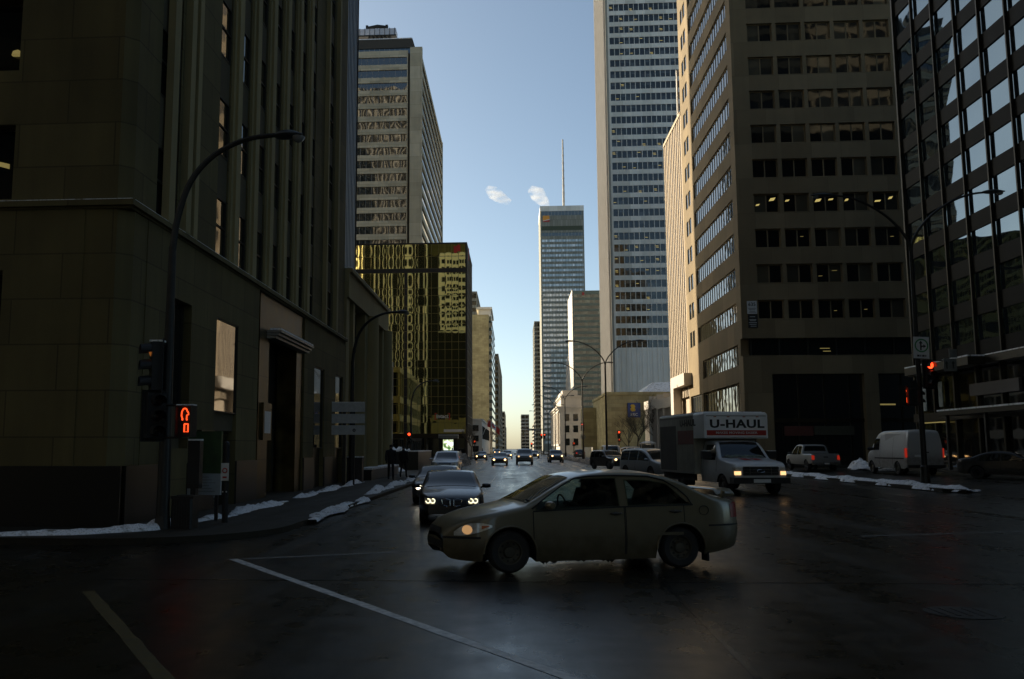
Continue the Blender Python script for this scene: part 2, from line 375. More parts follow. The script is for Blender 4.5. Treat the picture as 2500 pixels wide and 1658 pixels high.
# ================================================================ facades
def face(ox, oy, ux, uy, nx, ny): return ((ox, oy), (ux, uy), (nx, ny))
def lattice(mb, F, u0, u1, z0, z1, us, zs, dep, m=0, d0=0.):
    """wall of bands and piers standing round the openings us x zs"""
    z = z0
    for a, b in zs:
        if a > z + 1e-3: mb.fbox(F, u0, u1, z, a, -dep, d0, m)
        u = u0
        for c, d in us:
            if c > u + 1e-3: mb.fbox(F, u, c, a, b, -dep, d0, m)
            u = d
        if u1 > u + 1e-3: mb.fbox(F, u, u1, a, b, -dep, d0, m)
        z = b
    if z1 > z + 1e-3: mb.fbox(F, u0, u1, z, z1, -dep, d0, m)
def window(parent, F, u0, u1, z0, z1, d, n=1, nz=1, g=None, fr=None, fw=.05, name='window', rows=None):
    mb = MB(); mb.fbox(F, u0, u1, z0, z1, d - .05, d, 0)
    for i in range(n + 1):
        u = u0 + (u1 - u0) * i / n; a = max(u0, u - fw / 2) if 0 < i < n else (u0 if i == 0 else u1 - fw)
        mb.fbox(F, a, a + fw, z0, z1, d, d + .045, 1)
    for z in ([z0, z1 - fw] + [z0 + (z1 - z0) * k / nz for k in range(1, nz)]):
        mb.fbox(F, u0 + fw, u1 - fw, z, z + fw, d, d + .04, 1)
    return mb.build(name, [g or WDARK, fr or FRAME], parent)
def lamp_in(win, F, u0, u1, z0, z1, d, mat):
    mb = MB(); mb.fbox(F, u0, u1, z0, z1, d, d + .012, 0); return mb.build('ceiling_light', mat, win)

# ---------------------------------------------------------------- limestone office building, left corner
root = thing('office_building', 'dark limestone building with ribbed piers and bronze doorway, on the near left corner', 'building')
X0, Y0, Y1 = -9.0, 20.2, 47.8
FS = face(X0, Y0, 0, 1, 1, 0); FF = face(X0, Y0, -1, 0, 0, -1)
mb = MB(); HT = 46.
mb.box(-30, X0 - 1.05, Y0 + 1.05, Y1, 0, HT)
c = .32                                        # chamfered corner
mb.prism([(X0 - 1.1, Y0 + .02), (X0 - c, Y0 + .02), (X0 - .02, Y0 + c), (X0 - .02, Y0 + 1.1), (X0 - 1.1, Y0 + 1.1)], 1.5, 7.55, 0)
mb.prism([(X0 - 1.1, Y0 + .1), (X0 - c - .05, Y0 + .1), (X0 - .1, Y0 + c + .05), (X0 - .1, Y0 + 1.1), (X0 - 1.1, Y0 + 1.1)], 7.75, HT, 0)
slots = [(26.6 + 2.08 * i - Y0, 27.62 + 2.08 * i - Y0) for i in range(7)]
opens = [(21.95 - Y0, 23.35 - Y0)] + slots + [(43.0 - Y0, 44.3 - Y0)]
rowsz = [(7.86 + 3.24 * k, 9.72 + 3.24 * k) for k in range(11)]
mb.fbox(FS, 1.1, Y1 - Y0, 7.75, 7.86, -1.0, -.1, 0)
u = 1.1
for a, b in opens: mb.fbox(FS, u, a, 7.86, HT, -1.0, -.1, 0); u = b
mb.fbox(FS, u, Y1 - Y0, 7.86, HT, -1.0, -.1, 0)
for a, b in rowsz:                             # spandrels in the slots
    for s, e in opens: mb.fbox(FS, s, e, b, a + 3.24 if a < 40 else HT, -1.0, -.145, 1)
rib = MB()
for i in range(6):
    s = slots[i][1]; e = slots[i + 1][0]; w = e - s
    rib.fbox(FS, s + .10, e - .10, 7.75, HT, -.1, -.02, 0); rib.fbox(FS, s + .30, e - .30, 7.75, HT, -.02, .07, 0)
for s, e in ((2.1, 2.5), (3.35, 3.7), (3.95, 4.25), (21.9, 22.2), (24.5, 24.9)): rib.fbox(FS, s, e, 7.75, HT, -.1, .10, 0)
# street-side podium wall with openings
pod = [(22.85 - Y0, 24.5 - Y0), (26.65 - Y0, 28.85 - Y0), (31.2 - Y0, 38.3 - Y0), (40.3 - Y0, 42.5 - Y0), (45.2 - Y0, 47.2 - Y0)]
u = 1.1; E = Y1 - Y0
for a, b in pod: mb.fbox(FS, u, a, 0, 7.55, -1.0, 0, 0); u = b
mb.fbox(FS, u, E, 0, 7.55, -1.0, 0, 0)
mb.fbox(FS, *pod[0], 5.9, 7.55, -1., 0, 0); mb.fbox(FS, *pod[1], 5.9, 7.55, -1., 0, 0); mb.fbox(FS, *pod[3], 5.65, 7.55, -1., 0, 0); mb.fbox(FS, *pod[4], 5.65, 7.55, -1., 0, 0)
mb.fbox(FS, *pod[0], 0, 1.9, -1., -.0, 0); mb.fbox(FS, *pod[0], 1.9, 3.05, -1., -.25, 1); mb.fbox(FS, *pod[1], 2.45, 3.0, -1., -.12, 1)
# front face
fo = [(3.0, 5.6), (7.4, 10.0), (11.8, 14.4)]
lattice(mb, FF, 1.1, 21, 7.75, HT, fo, rowsz, .9, 0, -.1)
lattice(mb, FF, 1.1, 21, 0, 7.55, [(3.05, 5.5), (7.4, 9.9), (11.8, 14.4)], [(.4, 2.6), (3.8, 6.1)], .9, 0, 0.)
mb.box(-30, X0 - .2, Y0 + .2, Y1, HT, 84)
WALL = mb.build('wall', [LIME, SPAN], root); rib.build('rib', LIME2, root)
mb = MB()                                      # string course
mb.fbox(FS, 1.0, E, 7.55, 7.61, -1., .02, 0); mb.fbox(FF, -.02, 21, 7.55, 7.61, -1., .02, 0); mb.fbox(FS, 1.0, E, 7.61, 7.75, -1., .12, 0); mb.fbox(FF, -.12, 21, 7.61, 7.75, -1., .12, 0)
led = mb.build('string_course', LIME, root)
mb = MB(); mb.fbox(FS, .055, E, 7.752, 7.775, -.05, .10, 0); mb.fbox(FF, -.08, 21, 7.752, 7.772, -.05, .10, 0); mb.build('snow_line', SNOWM, led)
def granite(F, a, b): mb = MB(); mb.fbox(F, a, b, 0, 1.5, .002, .06); mb.build('granite_base', GRAN, root)
u = .25
for a, b in pod: granite(FS, u, a); u = b
granite(FS, u, E); granite(FF, -.06, 3.0); granite(FF, 5.55, 7.35); granite(FF, 9.95, 21)
for k, (a, b) in enumerate(rowsz):
    for j, (s, e) in enumerate(opens):
        if k < 7: window(root, FS, s, e, a, b, -.17, 1, 2, WDARK)
    for j, (s, e) in enumerate(fo):
        if k < 4:
            w = window(root, FF, s, e, a, b, -.45, 2, 1, WDARK)
            if j == 0 and k == 0: 
                m2 = MB(); m2.hexa([(X0 - 4.5, Y0 + .42, 9.05), (X0 - 3.3, Y0 + .42, 8.72), (X0 - 3.3, Y0 + .44, 8.72), (X0 - 4.5, Y0 + .44, 9.05), (X0 - 4.55, Y0 + .42, 9.16), (X0 - 3.3, Y0 + .42, 8.84), (X0 - 3.3, Y0 + .44, 8.84), (X0 - 4.55, Y0 + .44, 9.16)]); m2.build('ceiling_light', TUBE2, w)
            if j == 0 and k == 1:
                m2 = MB(); m2.lathe([(.01, -.01), (.14, 0), (.12, .09), (.03, .15)], 14, c=(X0 - 3.25, Y0 + .42, 11.62)); m2.build('ceiling_light', TUBE2, w)
window_hi = MB()
for k, (a, b) in enumerate(rowsz):
    if k >= 7:
        for s, e in opens: window_hi.fbox(FS, s, e, a, b, -.22, -.17)
    if k >= 4:
        for s, e in fo: window_hi.fbox(FF, s, e, a, b, -.5, -.45)
tag(window_hi.build('upper_windows', WDARK, root), kind='stuff')
for (s, e) in [(3.05, 5.5), (7.4, 9.9), (11.8, 14.4)]:
    window(root, FF, s, e, 3.8, 6.1, -.3, 2, 1, WDARK); window(root, FF, s, e, .4, 2.6, -.3, 2, 1, WDARK, name='display_window')
window(root, FS, *pod[0], 3.05, 5.9, -.28, 1, 1, WDARK); window(root, FS, *pod[1], 3.0, 5.9, -.06, 1, 1, WFLAT)
window(root, FS, *pod[3], 1.9, 5.65, -.10, 1, 1, WFLAT); window(root, FS, *pod[4], 1.9, 5.65, -.10, 1, 1, WFLAT)
for q in (3, 4): mb = MB(); mb.fbox(FS, *pod[q], 0, 1.9, -.5, -.2); mb.build('granite_panel', GRAN, root)
dr = MB(); dr.fbox(FS, *pod[1], 0, 2.45, -.5, -.3, 0); dr.fbox(FS, pod[1][0] + .1, pod[1][1] - .1, .1, 2.35, -.3, -.27, 1); dr.build('door', [BRDARK, WFLAT], root)
# bronze doorway
mb = MB(); a, b = pod[2]
mb.fbox(FS, a, a + .42, 0, 7.55, -.9, -.5, 2)
mb.fbox(FS, a + .42, a + 1.7, 0, 6.2, -.9, -.08, 0); mb.fbox(FS, 37.2 - Y0, b, 0, 6.2, -.9, -.08, 0); mb.fbox(FS, a + .42, b, 6.2, 7.55, -.9, -.08, 0)
for z in (1.5, 3.0, 4.5, 6.2): mb.fbox(FS, a + .42, a + 1.68, z, z + .02, -.08, -.075, 2); mb.fbox(FS, 37.22 - Y0, b, z, z + .02, -.08, -.075, 2)
mb.fbox(FS, a + 1.7, 37.2 - Y0, 0, 6.2, -1.0, -.98, 2)
dw = mb.build('doorway', [BRONZE, BRDARK, BLACKP], root)
mb = MB()
for z, o in ((5.95, .28), (6.06, .38), (6.17, .48)): mb.fbox(FS, 32.5 - Y0, 38.0 - Y0, z, z + .09, -.07, o)
cn = mb.build('canopy', GALV, root)
mb = MB(); mb.fbox(FS, 32.55 - Y0, 37.95 - Y0, 6.262, 6.33, .05, .46); mb.build('snow_line', SNOWM, cn)
mb = MB(); mb.fbox(FS, 33.3 - Y0, 36.9 - Y0, 0.02, 2.7, -.97, -.93, 0)
for i in range(5): mb.fbox(FS, 33.3 - Y0 + i * .88, 33.36 - Y0 + i * .88, .02, 2.7, -.93, -.9, 1)
mb.build('entrance_door', [WFLAT, BRDARK], root)
mb = MB(); mb.fbox(FS, 32.0 - Y0, 33.1 - Y0, 2.2, 3.55, -.078, .02, 1); mb.fbox(FS, 32.15 - Y0, 32.95 - Y0, 2.45, 3.25, .021, .03, 0)
mb.build('notice_plate', [SIGNW, BRONZE], root)
rebase(root, (-19, 34, 0))
# notice case on the wall
root = thing('notice_case', 'small bronze notice case with snowy ledges on the limestone wall', 'notice case')
mb = MB(); y0, y1 = 25.05, 26.35
for z0, z1 in ((1.62, 2.42), (.62, 1.42)):
    mb.fbox(FS, y0 - Y0, y1 - Y0, z0, z1, .07, .1, 1)
    for q in ((y0, y0 + .12, z0, z1), (y1 - .12, y1, z0, z1), (y0 + .12, y1 - .12, z0, z0 + .1), (y0 + .12, y1 - .12, z1 - .1, z1), (25.66, 25.76, z0 + .1, z1 - .1)): mb.fbox(FS, q[0] - Y0, q[1] - Y0, q[2], q[3], .07, .2, 0)
mb.build('frame', [BRONZE, BLACKP], root)
for q in (1.725, .725): mb = MB(); mb.fbox(FS, y0 + .12 - Y0, y1 - .12 - Y0, q, q + .05, .102, .19); mb.build('snow_line', SNOWM, root)
rebase(root, (-8.9, 25.7, 1.5))

# ---------------------------------------------------------------- stone annex with tall arched bays
root = thing('annex_building', 'lower stone building with arched window tracery, at the foot of the blue metal tower', 'building')
AY0, AY1 = 47.95, 63.6; FA = face(-9, AY0, 0, 1, 1, 0); mb = MB(); EA = AY1 - AY0
mb.box(-26, -10.2, AY0 + .01, AY1, 0, 11.4)
bays = [(2.7, 6.5), (8.9, 14.2)]; bays = [(2.7, 6.3), (10.5, 13.9)]; bays = [(.9, 2.1), (2.7, 6.2), (9.2, 13.6)]
u = 0.02
for a, b in bays: mb.fbox(FA, u, a, 0, 10.1, -1.1, 0, 0); u = b
mb.fbox(FA, u, EA, 0, 10.1, -1.1, 0, 0); mb.fbox(FA, 0.02, EA + .1, 10.1, 11.5, -1.1, .12, 0)
mb.fbox(FA, 0.02, EA + .2, 11.5, 11.7, -1.1, .3, 0)
FB = face(-9, AY1, -1, 0, 0, 1)
for a, b in bays[1:]:
    mb.fbox(FA, a, b, 7.7, 8.5, -1.1, -.55, 1)
    mb.fbox(FA, a, b, 0, 1.0, -1.1, -.45, 1)
mb.tube([(-8.92, AY0 + 7.7, 0), (-8.92, AY0 + 7.7, 10.1)], .55, 14, 0); mb.tube([(-8.95, AY0 + 14.7, 0), (-8.95, AY0 + 14.7, 10.1)], .5, 14, 0)
mb.build('wall', [LIME2, SPAN], root, True, True)
mb = MB(); mb.fbox(FA, 0.05, EA + .1, 11.702, 11.78, -1., .25); mb.build('snow_line', SNOWM, root)
for a, b in bays[1:]:
    window(root, FA, a, b, 8.5, 10.1, -.6, 3, 1, WFLAT)
    m = (a + b) / 2; w = (b - a) / 2
    mb = MB(); mb.fbox(FA, a, b, 1.0, 7.7, -.78, -.74, 0)
    for s in (-1, 1):
        cx = m + s * w * .5
        pts = [(-9.68, AY0 + cx - w * .42, 3.2), (-9.68, AY0 + cx - w * .42, 6.2)] + [(-9.68, AY0 + cx - w * .42 * cos(t), 6.2 + .8 * sin(t)) for t in [pi * k / 10 for k in range(11)]] + [(-9.68, AY0 + cx + w * .42, 3.2)]
        mb.tube(pts, .09, 6, 1)
    for k in range(5): mb.fbox(FA, a + (b - a) * k / 4 - .05, a + (b - a) * k / 4 + .05, 1.0, 6.4, -.74, -.64, 1)
    for z in (3.2, 4.7, 5.9): mb.fbox(FA, a, b, z, z + .09, -.735, -.65, 1)
    mb.build('window', [WFLAT, BRONZE], root)
rebase(root, (-16, 56, 0))

# ---------------------------------------------------------------- thin blue metal tower behind it
root = thing('metal_tower', 'slim blue-grey tower of close vertical metal fins rising behind the limestone building', 'building')
mb = MB(); mb.box(-28.8, -9.75, 48.0, 52.1, 11.72, 68)
FT = face(-9.3, 48., 0, 1, 1, 0)
fin = MB()
for i in range(10): fin.fbox(FT, i * .46, i * .46 + .15, 11.75, 68, -.44, .0, 0)
wn_ = MB(); rr = random.Random(5)
for i in range(9):
    z = 11.75
    while z < 67:
        L = rr.uniform(.8, 3.6); g = rr.random() < .42
        (wn_ if g else fin).fbox(FT, i * .46 + .15, i * .46 + .46, z, min(68, z + L), -.44, -.30 if g else -.14, 0); z += L
fin.build('metal_fin', BLUEMET, root); wn_.build('window_strip', WDARK, root)
# far side towards the plaza, cream with rows of windows (the gilded building mirrors it)
FR = face(-9.3, 52.1, -1, 0, 0, 1)
us = [(.9 + 2.25 * i, 2.65 + 2.25 * i) for i in range(6)]; zs = [(43.0 + 3.05 * k, 44.7 + 3.05 * k) for k in range(8)]
lattice(mb, FR, 0, 15.0, 41, 68, us, zs, -.30, 0, .5)
mb.build('wall', RIBST, root)
w = MB()
for a, b in zs:
    for s, e in us: w.fbox(FR, s, e, a, b, .05, .22)
w.fbox(FR, 15.0, 19.4, 11.72, 68, .0, .3); w.fbox(FR, 0, 15.0, 11.72, 41, .0, .3); w.build('window', MATT, root)  # dark sheet below the window rows stands in for shade
rebase(root, (-19, 50, 0))
# ---------------------------------------------------------------- unseen: ribbed tower the gold glass mirrors, then blocks added for shade
root = thing('ribbed_tower', 'tall tower with pale vertical ribs mirrored in the gold glass facade', 'building')
mb = MB(); mb.box(-76, -29.0, 48.0, 52.0, 0, 172); mb.box(-76, -31, 24, 48, 0, 172); mb.build('wall', BRDARK, root)
FR2 = face(-29, 52.0, -1, 0, 0, 1); mb = MB(); rr = random.Random(3)
for i in range(23): mb.fbox(FR2, i * 2.05, i * 2.05 + (.36 if i % 3 else .62), 0, 172, 0, .3)
mb.build('rib', RIBST, root)
mb = MB(); mb.fbox(FR2, .3, 46.8, 0, 171, 0, .06); mb.build('window_wall', MATT, root); rebase(root, (-52, 42, 0))
def block(name, label, x0, x1, y0, y1, h, mat, fl=3.7, cut=1.4, gm=None, z0=0):
    root = thing(name, label, 'building'); mb = MB(); mb.box(x0 + .4, x1 - .4, y0 + .4, y1 - .4, z0, h - .02)
    ws = MB(); z = z0
    k = 0
    while z + fl <= h + .01:
        mb.box(x0, x1, y0, y1, z, z + cut); z += fl; k += 1
    mb.box(x0, x1, y0, y1, h - .6, h + .4)
    for i in range(int((x1 - x0) / 4) + 1):
        x = x0 + .05 + (x1 - x0 - .5) * i / int((x1 - x0) / 4); mb.box(x, x + .45, y0 + .06, y0 + .38, z0, h - .7); mb.box(x, x + .45, y1 - .38, y1 - .06, z0, h - .7)
    for i in range(1, int((y1 - y0) / 4)):
        y = y0 + (y1 - y0 - .45) * i / int((y1 - y0) / 4); mb.box(x0 + .06, x0 + .38, y, y + .45, z0, h - .7); mb.box(x1 - .38, x1 - .06, y, y + .45, z0, h - .7)
    mb.build('wall', mat, root)
    g = MB(); g.box(x0 + .3, x1 - .3, y0 + .3, y1 - .3, z0 + .1, h - .7); g.build('window_band', gm or WDARK, root)
    return rebase(root, ((x0 + x1) / 2, (y0 + y1) / 2, 0))
block('shade_slab', 'unseen concrete slab out of frame on the left, placed to shade the street', -100, -60, 81, 167, 124, CONC)  # unseen slab set here to throw the shade edge across the street
block('shade_slab', 'lower concrete block beside the broad slab out of frame on the left', -100, -60, 70.5, 81, 60, CONC)  # unseen, added to shade the lower far side of the metal tower
block('shade_block', 'unseen block out of frame on the left, added to darken the side street', -150, -90, -4, 24, 90, CONC)  # unseen closer added to shut out side-street sky light
block('hall', 'unseen low block on the plaza, added to keep sun off the road', -58, -23, 128, 172, 18, GREYST)  # unseen, put in to keep direct sun off the road
block('unseen_building', 'unseen stone block behind the viewer on the left, raised to deepen the shade', -70, -13, -75, -3, 130, SPAN)  # this and the next two: unseen blocks, heights set to darken the street
block('unseen_building', 'unseen concrete block behind the viewer on the right, raised to deepen the shade', 34, 90, -80, -2, 120, CONC)
block('unseen_building', 'unseen block closing the street behind the viewer, raised to cut sky light', -12, 33, -190, -150, 140, CONC)

# ---------------------------------------------------------------- gilded glass building
root = thing('glass_building', 'gold mirror-glass building with a red flag emblem at its top corner', 'building')
GX0, GX1, GY, GH = -41.5, -9.0, 177., 42.75
GOLD = glass('gold_glass', c=(1.0, .90, .40), ior=1.5, rough=.02, metal=1.0)
GOLDF = plain('gold_mullion', (.22, .18, .07), .35, .8, var=.2)
mb = MB(); mb.box(GX0, GX1 - .3, GY + .3, 200, 0, GH - .05)
mb.box(GX0, GX1 + .05, GY - .06, GY + .3, 36.9, 37.75); mb.box(GX0, GX1 + .05, GY - .06, 200, GH - .05, GH + .25); mb.box(-21.55, -20.9, GY - .03, GY + .3, 4.8, 36.9)
mb.box(GX1 - .3, GX1 + .06, GY - .05, GY + .5, 0, 36.9); mb.box(GX1 - .3, GX1 + .06, GY - .05, GY + .5, 37.75, GH - .05)
mb.build('frame', BLACKP, root)
zc = [4.8]; 
while zc[-1] + 3.62 < 36.9: zc += [zc[-1] + 2.1, zc[-1] + 3.62]
zc = [z for z in zc] + [36.9, 37.75, 40.2, GH - .05]
PITCH = 1.36; nx = int((GX1 - GX0) / PITCH); gl = MB(); mu = MB(); rr = random.Random(11)
colamp = [rr.uniform(.25, 1.25) * (1 if rr.random() < .65 else -1) for _ in range(nx)]
for i in range(nx):
    x1 = GX1 - .32 - i * PITCH; x0 = x1 - PITCH
    tx = rr.uniform(-.003, .003)
    for a, b in zip(zc, zc[1:]):
        if abs(a - 36.9) < .01: continue
        A = .0026 * (colamp[i] + rr.uniform(-.6, .6)); K = 8; tz = rr.uniform(-.003, .003)
        P = []
        for p in range(K + 1):
            row = []
            for q in range(K + 1):
                s = p / K; t = q / K
                row.append((x0 + (x1 - x0) * s, GY - A * sin(pi * s) * ((.35 + .65 * sin(pi * t)) if 0 < q < K else 0) + tx * (s - .5) * PITCH + tz * (t - .5), a + (b - a) * t))
            P.append(row)
        gl.grid(P, flip=True)
    mu.box(x0 - .035, x0 + .035, GY - .05, GY + .02, 4.8, 36.9); mu.box(x0 - .035, x0 + .035, GY - .05, GY + .02, 37.75, GH - .05)
for z in zc[1:-1]: mu.box(GX0, GX1 - .3, GY - .045, GY + .015, z - .035, z + .035)
gl.build('mirror_facade', GOLD, root, True, angle=3); mu.build('mullion_grid', GOLDF, root)
# side towards the street
sd = MB(); sm_ = MB()
FG = face(GX1, GY, 0, 1, 1, 0)
sd.fbox(FG, .5, 23, 4.8, GH - .06, -.3, -.06)
for i in range(17): sm_.fbox(FG, .5 + i * 1.4, .57 + i * 1.4, 4.8, GH - .06, -.06, -.0)
for z in zc: sm_.fbox(FG, .5, 23, z, z + .08, -.06, .01)
sd.build('side_glass', glass('side_glass', c=(.10, .10, .085), ior=1.7, rough=.12, wave=.006), root); sm_.build('side_mullion', plain('grey_mullion', (.16, .15, .12), .5, .2), root)
# ground floor
mb = MB(); mb.box(GX0, GX1 + .02, GY - .02, GY + .28, 3.9, 4.8)
for i in range(9): mb.box(GX1 - .5 - i * 4.0, GX1 - .05 - i * 4.0, GY - .01, GY + .28, 0, 3.9)
mb.build('shopfront_frame', BRDARK, root)
mb = MB(); mb.box(GX0, GX1 - .1, GY + .26, GY + .29, 0, 3.9); mb.build('shop_window', WFLAT, root)
mb = MB(); mb.box(-13.6, -9.6, GY - .6, GY + .1, 5.1, 5.6); mb.build('awning', SIGNW, root)
def emblem(parent, F, u, z, s, d):
    """red waving square flag"""
    mb = MB(); P = [];K = 12
    for i in range(K + 1):
        t = i / K; wv = .17 * s * sin(2 * pi * t); P.append([(t, -wv), (t, s - wv)])
    (ox, oy), (ux, uy), (nx_, ny_) = F
    q = lambda a, dd, zz: (ox + ux * a + nx_ * dd, oy + uy * a + ny_ * dd, zz)
    for p, r in zip(P, P[1:]):
        mb.hexa([q(u + p[0][0] * s, d, z + p[0][1]), q(u + r[0][0] * s, d, z + r[0][1]), q(u + r[0][0] * s, d + .05, z + r[0][1]), q(u + p[0][0] * s, d + .05, z + p[0][1]),
                 q(u + p[1][0] * s, d, z + p[1][1]), q(u + r[1][0] * s, d, z + r[1][1]), q(u + r[1][0] * s, d + .05, z + r[1][1]), q(u + p[1][0] * s, d + .05, z + p[1][1])])
    return mb.build('flag_emblem', SIGNR, parent, fix=True)
emblem(root, face(GX0, GY, 1, 0, 0, -1), 29.85, 41.0, 1.35, .06); emblem(root, FG, 6, 40.9, 2.2, .02)
mb = MB(); mb.box(-15.4, -15.25, GY - .12, GY - .06, 7.5, 8.8); mb.box(-12.55, -12.4, GY - .12, GY - .06, 7.5, 8.8)
for s in (-15.25, -12.85): mb.box(s, s + .3, GY - .12, GY - .06, 7.5, 7.62); mb.box(s, s + .3, GY - .12, GY - .06, 8.68, 8.8)
sg = mb.build('sign_bracket', SIGNR, root); text('lettering', 'intact', 1.05, SIGNW, sg, (-13.9, GY - .1, 8.15), bold=.02)
rebase(root, (-25, 188, 0))

# ---------------------------------------------------------------- concrete tower behind it
root = thing('concrete_tower', 'tall beige concrete tower with a dark vertical slot, behind the gold glass building', 'building')
TY = 230.; mb = MB(); mb.box(-50, -23.9, TY + .6, 299.5, 0, 107.3); mb.box(-26.75, -23.5, TY - .6, TY + .6, 0, 108.9)
for k in range(30):
    z1 = 108.0 - 3.58 * k; mb.box(-50, -27.5, TY, TY + .6, z1 - 1.5, z1)
    if z1 < 42: break
mb.box(-50, -27.5, TY, TY + .6, 0, 40)
mb.box(-27.62, -27.4, TY - .05, TY + .6, 0, 107.8); mb.box(-50, -27.4, TY + .02, TY + .6, 107.98, 108.3)
WL = mb.build('wall', [CONC3], root)
mb = MB(); mb.box(-27.4, -26.75, TY + .5, TY + .58, 0, 107.6); mb.build('dark_slot', BRDARK, root)
TGL = glass('tower_glass', c=(.02, .022, .02), ior=2.1, wave=.030, wscale=.22)
for k in range(20):
    z1 = 108.0 - 3.58 * k - 1.5
    w = MB(); w.box(-50, -27.62, TY + .3, TY + .34, z1 - 2.08, z1)
    for i in range(15): w.box(-27.7 - i * 1.55, -27.62 - i * 1.55, TY + .2, TY + .3, z1 - 2.08, z1, 1)
    w.build('window_band', [TGL, GALV], root)
mb = MB(); FX = face(-23.9, TY, 0, 1, 1, 0)                # street side: bands and bright ribbon windows
for k in range(20):
    z1 = 106.4 - 3.58 * k; mb.fbox(FX, .6, 69.5, z1 - 1.4, z1, 0, .38, 0)
mb.fbox(FX, 68.9, 69.5, 30, 106.5, 0, .5, 0); mb.build('side_band', CONC2, root)
mb = MB(); mb.fbox(FX, .6, 69, 34, 106, .002, .12); mb.build('side_window', glass('bright_glass', c=(.03, .035, .04), ior=2.3, rough=.04), root)
mb = MB(); mb.box(-50, -26.9, TY + 1.5, TY + 30, 107.4, 109.6); tl = mb.build('roof_glazing', glass('roof_glass', c=(.03, .06, .09), ior=2.0), root)
mb = MB()
for i in range(17): mb.box(-27 - i * 1.4, -26.9 - i * 1.4, TY + 1.42, TY + 1.5, 107.4, 109.55)
mb.build('mullion', GALV, tl)
mb = MB(); mb.hexa([(-50, TY + 1.2, 109.6), (-25.6, TY + 1.2, 109.6), (-25.6, TY + 34, 109.6), (-50, TY + 34, 109.6), (-50, TY + .9, 112.0), (-26.3, TY + .9, 112.0), (-27.2, TY + 33, 112.6), (-50, TY + 33, 112.6)]); pent = mb.build('penthouse', plain('dark_panel', (.045, .04, .03), .6), root)
mb = MB(); mb.box(-50, -26.4, TY + .8, TY + 32, 112.02, 112.25); mb.build('snow_line', SNOWM, pent)
rebase(root, (-42, 262, 0))
root = thing('cleaning_cradle', 'window-cleaning cradle and jib on wheels on top of the beige concrete tower', 'cleaning rig')
mb = MB(); mb.box(-38.9, -33.2, 234, 237, 112.28, 112.6)
for i in range(6): mb.box(-38.6 + i, -38.4 + i, 233.9, 237.1, 112.28, 113.5, 0)
mb.build('undercarriage', BRDARK, root)
mb = MB(); mb.box(-41.5, -31.6, 233.5, 237.5, 113.5, 113.75, 1); mb.box(-41.2, -31.7, 233.6, 233.8, 113.75, 114.9, 0); mb.box(-31.9, -31.7, 233.8, 237.3, 113.75, 114.9, 0)
for i in range(8): mb.box(-40.8 + i * 1.25, -40.7 + i * 1.25, 233.5, 233.6, 113.75, 115.0, 1)
mb.build('platform', [plain('pale_panel', (.45, .46, .5), .5), BRDARK], root)
mb = MB(); mb.tube([(-39, 235.5, 115.6), (-36.6, 235.5, 115.9), (-34, 235.5, 115.6)], .33, 8); mb.tube([(-36.6, 235.5, 113.7), (-36.6, 235.5, 116.0)], .3, 8)
for x in (-39.2, -34.2): mb.box(x - .3, x + .3, 235, 236, 115.2, 116.0)
mb.build('jib', STEEL, root); rebase(root, (-36.5, 235.5, 112.28)); root.scale = (1.1, 1, 1.6)

# ---------------------------------------------------------------- far left side
root = thing('far_building', 'beige slab with glassy side and pale roof cap, farther down the left side', 'building')
mb = MB(); mb.box(-40, -10.4, 390, 440, 0, 60); wl = mb.build('wall', BEIGE, root)
mb = MB(); mb.box(-10.4, -9.1, 391, 452, 0, 57.5)
for k in range(17): mb.box(-9.1, -8.95, 391, 452, 1.6 + 3.4 * k, 2.4 + 3.4 * k, 1)
for k in range(16): mb.box(-10.3, -9.15, 390.7, 391, 1.9 + 3.5 * k, 3.9 + 3.5 * k, 1)
mb.build('glazed_side', [glass('blue_green_glass', c=(.05, .07, .07), ior=2.0), SLATE], root)
mb = MB(); mb.box(-15, -9.6, 395, 430, 60, 63); mb.box(-16, -9.0, 394, 431, 63, 64); mb.build('roof_cap', ALU, root); rebase(root, (-25, 415, 0))
block('far_building', 'grey-green tower block just visible behind the corner of the gold glass building', -45, -18.6, 470, 520, 84, SLATE, 3.6, 1.5)
block('far_building', 'slim dark tower near the end of the street on the left', -40, -8.3, 520, 690, 56, SLATE, 3.5, 1.3)
block('far_building', 'small pink-grey block at the end of the street on the left', -30, -7.5, 800, 900, 34, GREYST, 3.5, 1.6)
block('far_building', 'low brick block closing the left side of the street', -30, -8.5, 1000, 1100, 26, BROWNPAN, 3.5, 1.6)
root = thing('low_building', 'low pale building with a sunlit parapet beside the Canadian flag', 'building')
mb = MB(); mb.box(-26, -8.5, 245, 330, 0, 9.4); mb.box(-26, -8.3, 244.8, 330, 9.4, 9.9); mb.build('wall', WHITEST, root)
for k in range(3):
    for i in range(3): window(root, face(-26, 245, 1, 0, 0, -1), 10.4 + i * 2.3, 12 + i * 2.3, 1 + 2.8 * k, 2.6 + 2.8 * k, .06, 1, 1)
for i in range(12): window(root, face(-8.5, 245, 0, 1, 1, 0), 3 + i * 6, 6 + i * 6, 4.5, 8, .06, 2, 1)
rebase(root, (-17, 288, 0))
